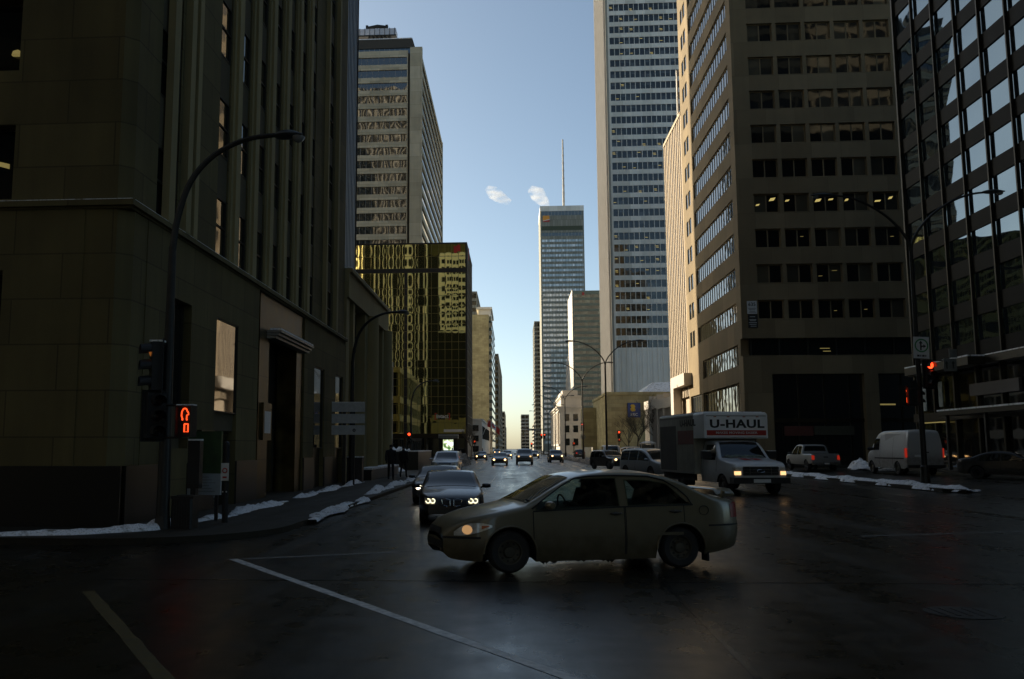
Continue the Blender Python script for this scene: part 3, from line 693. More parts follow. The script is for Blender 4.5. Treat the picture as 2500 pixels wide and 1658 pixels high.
# ================================================================ right side
root = thing('office_building', 'big dark concrete office block with paired windows and a 635 sign at its corner', 'building')
QX, QY, QH, QY1 = 24., 95.8, 78., 125.2
FF = face(QX, QY, 1, 0, 0, -1); FS = face(QX, QY, 0, 1, -1, 0)
mb = MB(); mb.box(QX + .8, 60, QY + .8, QY1, 0, QH - .05)
zrow = [(15.35 + 3.82 * k, 17.42 + 3.82 * k) for k in range(15)]
us = [(1.75 + 3.08 * i, 4.45 + 3.08 * i) for i in range(11)]
zz = [(.14, 9.6), (11.55, 13.36)] + zrow
lattice(mb, FF, .8, 36, 13.36, QH, us, zrow, .78, 0)
mb.fbox(FF, .8, 36, 9.6, 11.55, -.78, 0); mb.fbox(FF, .8, 2.9, 0, 9.6, -.78, 0); mb.fbox(FF, 12.2, 13.6, 0, 9.6, -.78, 0); mb.fbox(FF, 24, 25.4, 0, 9.6, -.78, 0)
mb.box(QX, QX + .8, QY, QY + .8, 0, 11.55); mb.box(QX, QX + .8, QY, QY + .8, 13.36, QH)
side = [(1.9, 21.9), (23.2, 28.6)]
mb.fbox(FS, .8, 29.4, 13.36, zrow[0][0], -.78, 0)
lattice(mb, FS, .8, 29.4, zrow[0][0], QH, [(1.9, 22.2), (24.3, 25.7), (26.1, 27.5)], zrow, .78, 0)
lattice(mb, FS, .8, 29.4, 8.85, 13.36, [(1.9, 20)], [(10.6, 12.9)], .78, 0)
mb.fbox(FS, .8, 2.0, 0, 8.85, -.78, 0); mb.fbox(FS, 20.4, 21.4, 0, 8.85, -.78, 0); mb.fbox(FS, 28.4, 29.4, 0, 8.85, -.78, 0); mb.fbox(FS, 2.0, 20.4, 0, 4.2, -.78, 0); mb.fbox(FS, 21.4, 28.4, 0, 4.0, -.78, 0)
mb.box(QX, 60, QY, QY1, QH, QH + 34)
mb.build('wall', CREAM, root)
G635 = glass('pair_window_glass', c=(.009, .009, .008), ior=1.65, wave=.008, blinds=.45, pane=(1.54, 3.82), bc=(.10, .085, .055))
GSIDE = glass('ribbon_glass', c=(.02, .025, .03), ior=2.35, rough=.02, wave=.014, wscale=.8)
rr = random.Random(4)
lit = {4: [0, 1, 2, 4, 6, 7, 9], 2: [2, 7], 3: [3], 1: [2, 4], 0: [3, 5]}
for k, (a, b) in enumerate(zrow[:9]):
    for j, (s, e) in enumerate(us):
        w = window(root, FF, s, e, a, b, -.28, 2, 1, G635, CREAM, .13)
        for q in ({3: [0, 1, 2, 4, 5, 6, 8, 9], 4: [], 2: [3, 9], 1: [4, 5], 0: [5, 7]}.get(k, [])):
            if q // 2 == j or (k == 3 and q // 2 == j):
                x = s + .25 + (q % 2) * 1.4; z = a + rr.uniform(.7, 1.35); m = MB(); 
                sl = rr.uniform(.2, .45) if k == 3 else .06; L = rr.uniform(.28, .6)
                zz_ = [(x, z), (x + L, z + sl * .2), (x + L + sl * .5, z + sl), (x + sl * .5, z + sl * .8)]
                m.plate([(QX + u, v) for u, v in zz_], QY + .265, QY + .275); m.build('ceiling_light', TUBE if k == 3 else TUBE2, w, fix=True)
m = MB()
for k, (a, b) in enumerate(zrow[9:]):
    for s, e in us: m.fbox(FF, s, e, a, b, -.33, -.28)
tag(m.build('upper_windows', G635, root), kind='stuff')
for k, (a, b) in enumerate(zrow):
    window(root, FS, 1.9, 22.2, a, b, -.16, 17, 1, GSIDE, CREAM, .14, 'ribbon_window')
    for s, e in ((24.3, 25.7), (26.1, 27.5)): window(root, FS, s, e, a, b, -.10, 1, 1, GSIDE, FRAME, .05)
window(root, FS, 1.9, 20, 10.6, 12.9, -.22, 15, 1, GSIDE, CREAM, .14, 'ribbon_window'); window(root, FS, 2.0, 20.4, 4.2, 8.85, -.3, 12, 1, GSIDE, CREAM, .2, 'ribbon_window')
window(root, FS, 21.4, 28.4, 4.0, 8.85, -.3, 5, 1, GSIDE, FRAME, .2, 'ribbon_window')
m = MB(); m.fbox(FF, .8, 36, 11.55, 13.36, -.5, -.4, 0)
for i in range(13): m.fbox(FF, .9 + i * 2.9, 1.02 + i * 2.9, 11.55, 13.36, -.4, -.3, 1)
bw = m.build('ribbon_window', [WDARK, FRAME], root)
lamp_in(bw, FF, 8.0, 9.0, 12.25, 12.32, -.395, TUBE2); lamp_in(bw, FF, 8.3, 9.1, 11.95, 12.02, -.395, TUBE2)
m = MB(); m.fbox(FF, 2.9, 36, .1, 9.6, -.78, -.74, 0)
for i in range(8): m.fbox(FF, 3.0 + i * 2.6, 3.16 + i * 2.6, .1, 9.6, -.74, -.66, 1)
m.fbox(FF, 2.9, 36, 4.6, 5.0, -.66, -.6, 1); gf = m.build('shopfront', [WFLAT, BRDARK], root)
lamp_in(gf, FF, 13.8, 15.4, 6.35, 6.5, -.62, TUBE2)
for x, z, w in ((5.5, 1.4, .9), (6.8, 1.4, .8), (17.7, 4.2, .9), (9.2, 3.9, 1.2)): lamp_in(gf, FF, x, x + w, z, z + .07, -.62, TUBE2)
m = MB(); m.fbox(FF, 4.0, 6.9, 3.2, 4.2, -.6, -.3, 0); sb = m.build('shop_fascia', plain('dull_red_fascia', (.09, .02, .012), .6), root)
m = MB(); m.fbox(FF, 7.0, 11, 3.3, 4.2, -.6, -.3, 0); m.build('shop_fascia', plain('dull_olive_fascia', (.05, .045, .025), .6), root)
rebase(root, (42, 110, 0))
root = thing('building_sign', 'white and black sign reading 635, high on the corner of the dark office block', 'sign')
m = MB(); m.fbox(FF, .62, 1.62, 15.95, 17.3, .01, .06, 0); m.build('upper_panel', SIGNW, root)
m = MB(); m.fbox(FF, .66, 1.66, 14.45, 15.9, .01, .06, 0); m.build('lower_panel', SIGNK, root)
text('lettering', '635', .52, SIGNK, root, (QX + 1.12, QY - .065, 16.93), bold=.008)
m = MB()
for z, a, b in ((16.5, .72, 1.5), (16.38, .8, 1.45), (16.2, .85, 1.4), (16.08, .75, 1.55)): m.fbox(FF, a, b, z, z + .045, .06, .066, 0)
m.build('small_print', SIGNK, root)
m = MB()
for z, a, b in ((15.6, .85, 1.4), (15.3, .8, 1.5), (15.18, .85, 1.45), (14.98, .75, 1.55), (14.8, .8, 1.5), (14.6, .9, 1.5)): m.fbox(FF, a, b, z, z + .05, .06, .066, 0)
m.build('small_print', SIGNW, root); rebase(root, (QX + 1.1, QY - .03, 14.45))

# ---------------------------------------------------------------- sunlit finned block
root = thing('finned_building', 'sunlit cream block with close vertical fins beyond the dark office block', 'building')
m = MB(); m.box(24.5, 50, 125.22, 139.4, 0, 48.9); F = face(24., 125.22, 0, 1, -1, 0)
for i in range(11): m.fbox(F, i * 1.36, i * 1.36 + .5, 9, 48.9, -.5, .0)
m.fbox(F, 14.0, 14.2, 0, 48.9, -.5, .05); m.box(23.9, 50, 125.25, 139.45, 48.9, 49.4)
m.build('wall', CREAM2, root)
wp = MB(); pn = MB(); ww = []
for i in range(10):
    z = 9. + (i % 2) * 1.9
    while z < 48.5:
        ww.append((i * 1.36 + .5, i * 1.36 + 1.36, z, min(z + 2.0, 48.85))); z += 3.8
    pn.fbox(F, i * 1.36 + .5, i * 1.36 + 1.36, 9, 48.9, -.42, -.045)
pn.build('recessed_panel', BROWNPAN, root)
GF = glass('brown_glass', c=(.03, .020, .010), ior=1.2, rough=.3)
for q in ww[:100]:
    m = MB(); m.fbox(F, q[0], q[1], q[2], q[3], -.33, -.025); m.build('window', GF, root)
m = MB()
for q in ww[100:]: m.fbox(F, q[0], q[1], q[2], q[3], -.33, -.025)
tag(m.build('windows', GF, root), kind='stuff')
m = MB()                                                # white portal and low wing
m.box(22.9, 24, 122.9, 133.4, 10.4, 12.0); m.box(22.9, 24, 131.2, 133.4, 0, 10.4)
m.box(24, 27, 133.5, 139.3, 0, 9)
for i, (y, x, h) in enumerate(((139.5, 24.0, 10.6), (150, 24.6, 10.9), (162, 25.4, 11.4), (175, 26, 11.8))): m.box(x, x + 6, y, y + .7, 0, h); m.box(x + .4, x + 6, y + .7, y + 10.2, h - 2.2, h - .6); m.box(x + .4, x + .9, y + .7, y + 10.2, 0, 1.1)
m.build('portal', WHITEST, root)
m = MB()
for i, (y, x, h) in enumerate(((139.5, 24.0, 10.6), (150, 24.6, 10.9), (162, 25.4, 11.4), (175, 26, 11.8))):
    m.box(x + .6, x + .7, y + .7, y + 10.2, 1.1, h - 2.2, 0)
    for k in range(8): m.box(x + .5, x + .6, y + 1 + k * 1.25, y + 1.15 + k * 1.25, 1.1, h - 2.2, 1)
m.build('wing_window', [glass('wing_glass', c=(.05, .055, .06), ior=2.2), WHITEST], root)
m = MB(); m.tube([(25.9, 137, 49), (25.9, 137, 60.5)], [.16, .1], 8); m.build('mast', ALU, root)
rebase(root, (37, 133, 0))

# ---------------------------------------------------------------- mirror-glass block on the right
root = thing('glass_building', 'dark mirror-glass block with thin upright mullions on the right, reflecting blue sky', 'building')
BX, B0, B1, BH = 31., 30., 72.2, 44.
F = face(BX, B1, 0, -1, -1, 0)
MIRR = glass('mirror_pane', c=(.012, .016, .02), ior=2.5, rough=.015, wave=.035, wscale=.20, tint=(.50, .74, .92))
SPGL = glass('spandrel_glass', c=(.008, .007, .005), ior=1.18, rough=.55, wave=.015, wscale=.3)
m = MB(); m.box(BX + .5, 90, B0, B1 - .3, 0, BH); m.box(BX + .3, 90, B1 - .3, B1, 0, BH); m.box(BX - .05, BX + .5, B1 - .3, B1 + .02, 7.9, BH)
m.build('wall', BLACKP, root)
NC = 13; PW = 3.16
zs = []; z = 23.36 - 2.86 * 5
while z < BH - 3: zs.append(z); z += 2.86
rr = random.Random(21)
for k, z in enumerate(zs):
    g = MB()
    for i in range(NC):
        t = rr.uniform(-.012, .012); q = rr.uniform(-.008, .008); K = 6; P = []
        A = rr.uniform(-.008, .008)
        for a in range(K + 1):
            row = []
            for b in range(K + 1):
                s, v = a / K, b / K
                row.append((BX + .15 - A * sin(pi * s) * sin(pi * v) + t * (s - .5) + q * (v - .5), B1 - .3 - i * PW - PW * s, z + 1.72 * v))
            P.append(row)
        g.grid(P, flip=True)
    g.build('window_band', MIRR, root, True, angle=8)
g = MB(); zp = 7.9
for z in zs + [BH]: 
    g.fbox(F, .3, .3 + NC * PW, zp, z, -.4, -.06); zp = z + 1.72
g.build('spandrel', SPGL, root)
for i in range(NC + 1):
    m = MB(); m.fbox(F, .24 + i * PW, .36 + i * PW, 7.9, BH, -.1, .12); m.build('mullion', BRDARK, root)
m = MB(); m.fbox(F, .1, 42, 7.4, 7.9, -.4, .5); lg = m.build('ledge', BRDARK, root)
m = MB(); m.fbox(F, .1, 42, 7.902, 7.97, .125, .5); m.build('snow_line', SNOWM, lg)
m = MB(); m.fbox(F, .1, 42, .1, 7.4, -.2, -.1, 0)
for i in range(14): m.fbox(F, .1 + i * 3.1, .3 + i * 3.1, .1, 7.4, -.1, .1, 1)
m.fbox(F, .1, 42, 3.9, 4.5, .1, .25, 1); m.fbox(F, 9, 15, 5.4, 6.2, .1, .3, 2)
sf = m.build('shopfront', [WFLAT, BRDARK, plain('dim_fascia', (.06, .05, .045), .6)], root)
PPO = plain('pale_poster', (.22, .26, .26), .4, var=.7, scale=1.5)
for q in ((1.0, 2.2, 4.7), (4.2, 4.8, 4.9)): m = MB(); m.fbox(F, q[0], q[1], q[2], 6.7, .1, .16, 0); m.build('poster', PPO, sf)
m = MB(); m.fbox(F, 2, 5.5, 3.75, 3.83, .26, .3); m.build('ceiling_light', TUBE2, sf)
m = MB(); m.box(29.4, BX - .51, 60.5, 70, 7.3, 7.85); cp = m.build('canopy', BRDARK, root)
m = MB(); m.box(29.4, BX - .51, 60.5, 70, 7.852, 7.95); m.build('snow_line', SNOWM, cp)
rebase(root, (60, 51, 0))
root = thing('entrance_shelter', 'long dark canopy with a snow-lined edge before the mirror-glass block', 'shelter')
m = MB(); m.box(28.9, 30.4, 36, 64, 4.1, 4.4); m.build('roof', BRDARK, root)
m = MB(); m.box(28.85, 30.4, 35.95, 64.05, 4.402, 4.5); m.build('snow_line', SNOWM, root)
for y in (38, 45, 52, 58, 63): m = MB(); m.box(29.0, 29.2, y, y + .2, .4, 4.1); m.build('post', STEEL, root)
rebase(root, (29.6, 50, .48))

# ---------------------------------------------------------------- cruciform tower
root = thing('aluminium_tower', 'very tall pale grey tower with rows of dark windows, right of centre', 'building')
PX_, PY_ = 32.6, 300.
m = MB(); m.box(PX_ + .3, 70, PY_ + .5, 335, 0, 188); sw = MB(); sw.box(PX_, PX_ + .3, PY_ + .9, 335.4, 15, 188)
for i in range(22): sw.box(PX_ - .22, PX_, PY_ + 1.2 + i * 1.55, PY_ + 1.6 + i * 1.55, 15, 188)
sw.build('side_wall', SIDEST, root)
Fp = face(PX_, PY_, 1, 0, 0, -1); rows = [(152.5 - 4.05 * k, 154.95 - 4.05 * k) for k in range(-8, 30)][::-1]
lattice(m, Fp, 1.1, 37.4, 33.0, 188, [(1.5, 37.2)], rows, .5, 0)
m.fbox(Fp, 1.1, 37.4, 15, 33, -.5, .0)
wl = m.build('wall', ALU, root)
m = MB()
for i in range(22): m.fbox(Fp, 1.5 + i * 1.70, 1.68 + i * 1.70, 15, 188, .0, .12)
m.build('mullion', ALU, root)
m = MB(); m.box(PX_ + .3, PX_ + 1.1, PY_ + .1, PY_ + .9, 15, 188); m.build('corner_pier', GREYST, root)
PGL = glass('blue_office_glass', c=(.012, .014, .014), ior=1.62, wave=.02, wscale=.3, blinds=.25, pane=(1.7, 4.05), bc=(.07, .078, .08))
rr = random.Random(9); nl = 0
for k, (a, b) in enumerate(rows):
    w = MB(); w.fbox(Fp, 1.5, 37.2, a, b, -.4, -.25); wb = w.build('window_band', PGL, root)
    kk = 29 - k
    if 0 <= kk <= 26 and nl < 98:
        n = {4: 7, 12: 6, 17: 6, 18: 0, 20: 6, 21: 6, 22: 6, 1: 4, 3: 4, 14: 4, 13: 4}.get(kk, rr.choice([0, 1, 1, 2, 3]))
        n = min(n, 5)
        for q in range(n):
            u = 1.75 + 1.7 * ((q * 4 + rr.randint(0, 2)) % 19); z = a + rr.uniform(.5, 1.9)
            m = MB(); m.fbox(Fp, u, u + 1.0, z, z + .12, -.245, -.235); m.fbox(Fp, u + .2, u + 1.1, z - .45, z - .34, -.245, -.235) if rr.random() < .5 else None
            m.build('ceiling_light', TUBE, wb); nl += 1
m = MB(); m.box(PX_ + 1, 69, PY_ + 3, 334, 0, 15); m.build('lobby_glass', WFLAT, root)
rebase(root, (50, 318, 0))

# ---------------------------------------------------------------- bank hall with plaque
root = thing('bank_hall', 'low beige stone hall with a blue plaque, behind bare trees', 'building')
m = MB(); m.box(19.4, 44, 190, 222, 0, 13.0); m.box(19.2, 44.2, 189.8, 222.2, 13.0, 13.6); m.box(18.6, 19.4, 221, 222, 0, 11.6); m.box(16.4, 19.3, 214, 222, 0, 11.4); m.build('wall', BEIGE, root)
m = MB(); m.box(26, 43, 189.9, 190.1, 0, 3.2); m.build('dark_entrance', BRDARK, root)
m = MB(); m.box(16.3, 16.5, 190, 214, 0, 2.2); m.build('garden_wall', GREYST, root)
m = MB(); m.hexa([(27, 192, 13.6), (43, 192, 13.6), (43, 212, 13.6), (27, 212, 13.6), (29.5, 194, 15.8), (41, 194, 16.2), (41, 210, 16.2), (30, 210, 15.8)]); m.build('snow_heap', SNOWM, root)  # heap of snow on the hall roof
rebase(root, (31, 206, 0))
root = thing('wall_plaque', 'blue plaque with a yellow lion and letters on the beige stone hall', 'sign')
m = MB(); m.box(23.7, 26.3, 189.7, 189.98, 8.3, 11.3); m.build('board', plain('plaque_blue', (.02, .05, .20), .45), root)
YEL = plain('plaque_yellow', (.55, .36, .03), .5)
m = MB(); m.plate([(24.3, 9.7), (24.6, 9.5), (25.2, 9.6), (25.3, 9.9), (25.1, 10.2), (25.25, 10.5), (25.0, 10.95), (24.5, 11.0), (24.25, 10.7), (24.5, 10.4), (24.2, 10.1)], 189.62, 189.7); m.build('lion_device', YEL, root, fix=True)
text('lettering', 'RBC', .8, SIGNW, root, (25, 189.68, 8.85), bold=.015); rebase(root, (25, 189.9, 8.3))

# ---------------------------------------------------------------- far right side
GRN = plain('green_grey_panel', (.17, .18, .125), .6, var=.25, scale=.5)
root = thing('green_glass_building', 'greenish glass office block with white sunlit side and small red sign on top', 'building')
m = MB(); m.box(35.0, 62, 521, 560, 0, 93)
for k in range(28): m.box(35.0, 62, 520.45, 521, 1.6 + 3.3 * k, 3.0 + 3.3 * k)
m.build('wall', GRN, root)
m = MB(); m.box(34.6, 35.0, 520.4, 561, 22, 93.5); m.build('side_wall', WHITEST, root)
GG = glass('greenish_glass', c=(.025, .03, .02), ior=1.6, blinds=.35, pane=(1.5, 3.3), bc=(.20, .22, .15))
for k in range(27):
    m = MB(); m.box(35.3, 62, 520.6, 520.9, 3 + 3.3 * k, 4.9 + 3.3 * k, 0)
    for i in range(18): m.box(35.3 + i * 1.5, 35.45 + i * 1.5, 520.4, 520.6, 3 + 3.3 * k, 6.3 + 3.3 * k, 1)
    m.build('window_band', [GG, GRN], root)
m = MB(); m.box(40.4, 41.7, 520.2, 520.4, 90.2, 91.9); m.build('red_emblem', SIGNR, root); rebase(root, (48, 540, 0))

root = thing('bank_tower', 'slim grey-green tower with an orange and red emblem and a mast', 'building')
CX, CY = 22.4, 695.
m = MB(); m.box(CX + .2, 56.2, CY + .5, 740, 0, 187); m.box(CX, CX + .9, CY, 740, 0, 187); m.box(55.4, 56.4, CY, 740, 0, 187)
zr = [(162.4 - 3.92 * k, 164.4 - 3.92 * k) for k in range(41)]
for k in range(41): m.box(CX + .9, 55.4, CY, CY + .5, zr[k][0] - 1.92, zr[k][0])
m.box(CX + .9, 55.4, CY, CY + .5, 164.4, 167); m.box(CX + .9, 55.4, CY, CY + .5, 169.7, 171.5); m.box(CX + .9, 55.4, CY, CY + .5, 175, 183.6)
m.build('wall', SLATE, root)
m = MB(); m.box(CX - .1, 56.5, CY - .15, 740, 187, 191.2); m.build('parapet', ALU, root)
m = MB(); m.box(CX + .9, 55.4, CY + .1, CY + .4, 171.5, 175); m.build('louvre_band', plain('dark_green_louvre', (.05, .06, .03), .6), root)
CG = glass('pale_window', c=(.34, .42, .45), ior=2.0, rough=.06, blinds=.5, pane=(1.3, 3.92), bc=(.8, .85, .87))
CD = glass('dark_window', c=(.04, .055, .06), ior=1.9)
for a, b, g in [(183.6, 187, CD), (167, 169.7, CD)] + [(a, b, CG) for a, b in zr]:
    m = MB(); m.box(CX + .9, 55.4, CY + .2, CY + .3, a, b, 0)
    for i in range(13): m.box(CX + .9 + i * 2.6, CX + 1.2 + i * 2.6, CY + .05, CY + .2, a, b, 1)
    m.build('window_band', [g, SLATE], root)
em = MB(); em.plate([(24.6, 178.4), (29.6, 178.4), (29.8, 180.0), (24.5, 178.9)], CY - .5, CY - .1, 0); em.plate([(24.4, 179.2), (29.7, 180.5), (29.6, 183.0), (29.2, 183.4), (24.8, 183.2), (24.4, 182.6)], CY - .5, CY - .1, 1)
em.plate([(24.4, 178.9), (29.8, 180.0), (29.8, 180.5), (24.4, 179.25)], CY - .55, CY - .1, 2)
em.build('emblem', [SIGNR, plain('emblem_orange', (.75, .30, .03), .5), SIGNW], root, fix=True)
m = MB(); m.tube([(42.1, 715, 191), (42.1, 715, 252)], [1.0, .55], 8)
for k in range(9): m.lathe([(1.2 - .05 * k, 0), (1.2 - .05 * k, .8)], 8, c=(42.1, 715, 194 + 6.3 * k))
m.build('mast', WHITEST, root); rebase(root, (39, 715, 0))

root = thing('classical_building', 'low white classical stone building with a deep cornice, sunlit on its street side', 'building')
m = MB(); m.box(16.2, 24, 320, 384, 0, 15.0)
for z, o in ((15.0, .3), (15.5, .7), (16.1, 1.1)): m.box(16.2 - o, 24, 320 - o * .5, 384, z, z + .55)
m.box(16.9, 24, 322, 384, 16.65, 20.0); m.box(16.6, 24, 321.7, 384, 20.0, 20.6); m.box(17.6, 23, 325, 384, 20.6, 22.6)
for k in range(14): m.box(15.6, 16.2, 322 + k * 4.4, 323.6 + k * 4.4, 3.5, 14.6)
m.box(15.7, 16.2, 320.2, 384, 2.8, 3.5); m.box(15.7, 16.2, 320.2, 384, 14.6, 15.0)
m.build('wall', WHITEST, root)
for k in range(13): window(root, face(16.2, 320, 0, 1, -1, 0), 4 + k * 4.4, 6 + k * 4.4, 4.5, 12.5, .06, 1, 3)
for x in (18.0, 21.0):
    for z in (3, 7.5, 11.5): window(root, face(16.2, 320, 1, 0, 0, -1), x - 16.2, x - 14.6, z, z + 2.4, .06, 1, 2)
rebase(root, (20, 350, 0))
root = thing('white_tower', 'slender white tapering stone tower catching the sun above the classical building', 'tower')
m = MB(); m.lathe([(1.6, 0), (1.5, 26), (1.15, 36), (.75, 44), (.25, 48), (.02, 48.3)], 16, c=(27.6, 455, 0)); m.build('shaft', WHITEST, root, True)
m = MB(); m.lathe([(2.2, 20), (2.2, 21.2), (1.5, 21.6)], 16, c=(27.6, 455, 0)); m.build('collar', WHITEST, root); rebase(root, (27.6, 455, 0))
block('far_building', 'narrow dark tower at the left foot of the slate tower', 18.5, 24, 770, 830, 110, SLATE, 3.6, 1.4)
block('far_building', 'low grey block in the street gap below the slate tower', 8.2, 17, 980, 1020, 38, GREYST, 3.6, 1.6)
block('far_building', 'long dim podium running toward the horizon on the right of the street', 20, 44, 870, 970, 26, GREYST, 3.6, 1.6)
# ================================================================ street furniture
def curve_arm(mb, s, pts, r0, r1, y=0):
    n = len(pts); fine = []
    for i in range(n - 1):
        p0, p1, p2, p3 = [Vector((pts[max(0, min(n - 1, j))][0], 0, pts[max(0, min(n - 1, j))][1])) for j in (i - 1, i, i + 1, i + 2)]
        for k in range(4):
            t = k / 4; fine.append(.5 * ((2 * p1) + (p2 - p0) * t + (2 * p0 - 5 * p1 + 4 * p2 - p3) * t * t + (3 * p1 - p0 - 3 * p2 + p3) * t ** 3))
    fine.append(Vector((pts[-1][0], 0, pts[-1][1]))); m = len(fine)
    mb.tube([(p.x * s, y, p.z) for p in fine], [r0 + (r1 - r0) * i / (m - 1) for i in range(m)], 8)
def lamp_head(parent, x, z, s, L=1.0):
    m = MB(); P = []
    for i in range(9):
        t = i / 8; w = .17 * sin(pi * min(1, .12 + t * .95)) ** .6 + .02; h = .10 * sin(pi * min(.97, .15 + t * .85)) + .02
        P.append([(x + s * (t * L - .15), w * cos(a), z + .03 * t + h * (sin(a) if sin(a) > 0 else .75 * sin(a))) for a in [2 * pi * k / 12 for k in range(12)]])
    m.grid(P, closed=True); m.add([P[0][k] for k in range(12)], [tuple(range(12))]); m.add([P[-1][k] for k in range(12)], [tuple(range(12))])
    o = m.build('lamp_head', plain('lamp_head_grey', (.06, .06, .055), .4, .4) if 'lamp_head_grey' not in MATS else MATS['lamp_head_grey'], parent, True, True)
    m = MB(); m.lathe([(.15, 0), (.13, -.07), (.07, -.12), (.005, -.135)], 14, c=(x + s * (.62 * L), 0, z - .03)); m.build('lens', MATS['lens_glass'] if 'lens_glass' in MATS else plain('lens_glass', (.25, .25, .24), .2), o, True)
DARM = [(0, 11.3), (.12, 11.9), (.55, 12.6), (1.25, 13.3), (2.2, 13.9), (3.1, 14.2), (3.9, 14.27)]
def double_lamp(label):
    r = thing('street_lamp', label, 'street lamp', 'street lamps')
    m = MB(); m.tube([(0, 0, 0), (0, 0, .9), (0, 0, .95), (0, 0, 11.4)], [.2, .19, .135, .085], 12); m.build('pole', STEEL, r, True)
    m = MB(); m.lathe([(.34, 0), (.34, .06), (.22, .1), (.2, .5)], 12); m.build('base', STEEL, r)
    for s in (1, -1):
        m = MB(); curve_arm(m, s, DARM, .075, .05); a = m.build('arm', STEEL, r, True); lamp_head(a, s * 3.75, 14.27, s, 1.05)
    return r
lp = double_lamp('near double-armed street lamp on the snowy median before the mirror-glass block'); lp.location = (19.55, 45, .15)
for (x, y), lb in zip([(10.75, 106), (10.1, 133), (10.5, 185), (9.9, 216), (10.0, 262), (9.9, 305)],
        ['double-armed street lamp in front of the low beige hall with the plaque', 'double-armed street lamp just left of the nearest one before the green glass block',
         'double-armed street lamp in front of the white classical building', 'thin double-armed street lamp at the left edge of the white classical building',
         'faint far double-armed street lamp on the median beyond the classical building', 'farthest visible double-armed street lamp on the median']):
    c = copy_tree(lp, label=lb); c.location = (x, y, .15)
SARM = [(0, 6.4), (.1, 7.2), (.38, 8.05), (.9, 8.65), (1.6, 9.0), (2.3, 9.1), (2.6, 9.08)]
def single_lamp(label):
    r = thing('street_lamp', label, 'street lamp', 'single-armed street lamps')
    m = MB(); m.tube([(0, 0, 0), (0, 0, 6.5)], [.15, .085], 12); m.build('pole', STEEL, r, True)
    m = MB(); m.lathe([(.3, 0), (.3, .05), (.18, .1), (.16, .4)], 12); m.build('base', STEEL, r)
    m = MB(); curve_arm(m, 1, SARM, .085, .05); a = m.build('arm', STEEL, r, True); lamp_head(a, 2.5, 9.08, 1, .62)
    return r
sp = single_lamp('tall dark one-armed street lamp on the near left corner, carrying traffic lights'); sp.location = (-7.78, 19.8, .0)
c = copy_tree(sp, label='one-armed street lamp in front of the arched stone building'); c.location = (-8.46, 47, 0)
c = copy_tree(sp, label='one-armed street lamp against the black and gold glass building'); c.location = (-10.9, 96, 0)
c = copy_tree(sp, label='small far one-armed street lamp standing in the sky gap on the left'); c.location = (-6.5, 330, 0)

def head(root, c, rz, lens, h=1.05, w=.34):
    """three-lens signal head; lens: dict index(0 top) -> material"""
    M = Matrix.Translation(c) @ Matrix.Rotation(rz, 4, 'Z'); m = MB(); d = .22
    m.box(-w / 2, w / 2, -d / 2, d / 2, -h / 2, h / 2); m.box(-w / 2 - .07, w / 2 + .07, d / 2 - .01, d / 2 + .015, -h / 2 - .07, h / 2 + .07)
    for k in range(3):
        z = h / 2 - h * (k + .5) / 3; R0 = h / 6 * .82
        P = []
        for i in range(13):
            a = -.35 + (pi + .7) * i / 12; P.append([(R0 * cos(a), -d / 2, z + R0 * sin(a)), (R0 * cos(a), -d / 2 - .24, z + R0 * sin(a) - .03)])
        m.grid(P); m.grid([[(p[0][0] * 1.06, p[0][1], z + (p[0][2] - z) * 1.06), (p[1][0] * 1.06, p[1][1], z + (p[1][2] - z) * 1.06)] for p in P], flip=True)
    m.v = [tuple(M @ Vector(v)) for v in m.v]; hd = m.build('signal_head', BLACKP, root, False, True)
    for k in range(3):
        z = h / 2 - h * (k + .5) / 3; m = MB(); m.lathe([(h / 6 * .8, -d / 2 - .012), (h / 6 * .5, -d / 2 - .035), (.002, -d / 2 - .045)], 20, axis='y', c=(0, 0, z))
        m.v = [tuple(M @ Vector(v)) for v in m.v]; m.build('lens', lens.get(k, MATS.get('dark_lens') or plain('dark_lens', (.02, .012, .01), .25)), hd, True, True)
    return hd
def ped_head(root, c, rz, w=.36, h=.68, lit=True, digit=True):
    M = Matrix.Translation(c) @ Matrix.Rotation(rz, 4, 'Z'); m = MB()
    m.box(-w / 2, w / 2, -.1, .1, -h / 2, h / 2); m.box(-w / 2, w / 2, -.22, -.1, h / 2 - .02, h / 2); m.box(-w / 2, -w / 2 + .02, -.22, -.1, -h / 2, h / 2 - .02); m.box(w / 2 - .02, w / 2, -.22, -.1, -h / 2, h / 2 - .02)
    m.v = [tuple(M @ Vector(v)) for v in m.v]; hd = m.build('pedestrian_signal', BLACKP, root)
    if lit:
        m = MB(); s = h / .68; y = -.125
        pts = [(-.045, .03), (-.075, .10), (-.07, .19), (-.035, .255), (0, .265), (.035, .255), (.06, .2), (.085, .17), (.09, .13), (.05, .12), (.045, .03)]
        m.tube([(x * s, y, (z + .015) * s) for x, z in pts], .017 * s, 6); m.tube([(-.05 * s, y, .045 * s), (-.055 * s, y, .02 * s)], .02 * s, 6); m.tube([(.05 * s, y, .045 * s), (.052 * s, y, .02 * s)], .02 * s, 6)
        m.v = [tuple(M @ Vector(v)) for v in m.v]; m.build('hand_symbol', REDD, hd)
        if digit:
            m = MB(); q = [(0.0, -.06), (.085, -.06), (.085, -.23), (0.0, -.23), (0.0, -.06)]
            m.tube([(x * s, y, z * s) for x, z in q], .019 * s, 6); m.v = [tuple(M @ Vector(v)) for v in m.v]; m.build('digit_display', REDD, hd)
    return hd
AMBL = AMBD
r = thing('traffic_light', 'traffic light with a red hand and 0 pedestrian signal, on the near left lamp post', 'traffic light')
head(r, (-.16, -.12, 3.72), R(-58), {0: AMBL}, 1.08, .34); head(r, (-.12, -.13, 2.62), R(38), {}, 1.0, .42)
ped_head(r, (.63, -.2, 2.49), R(-6))
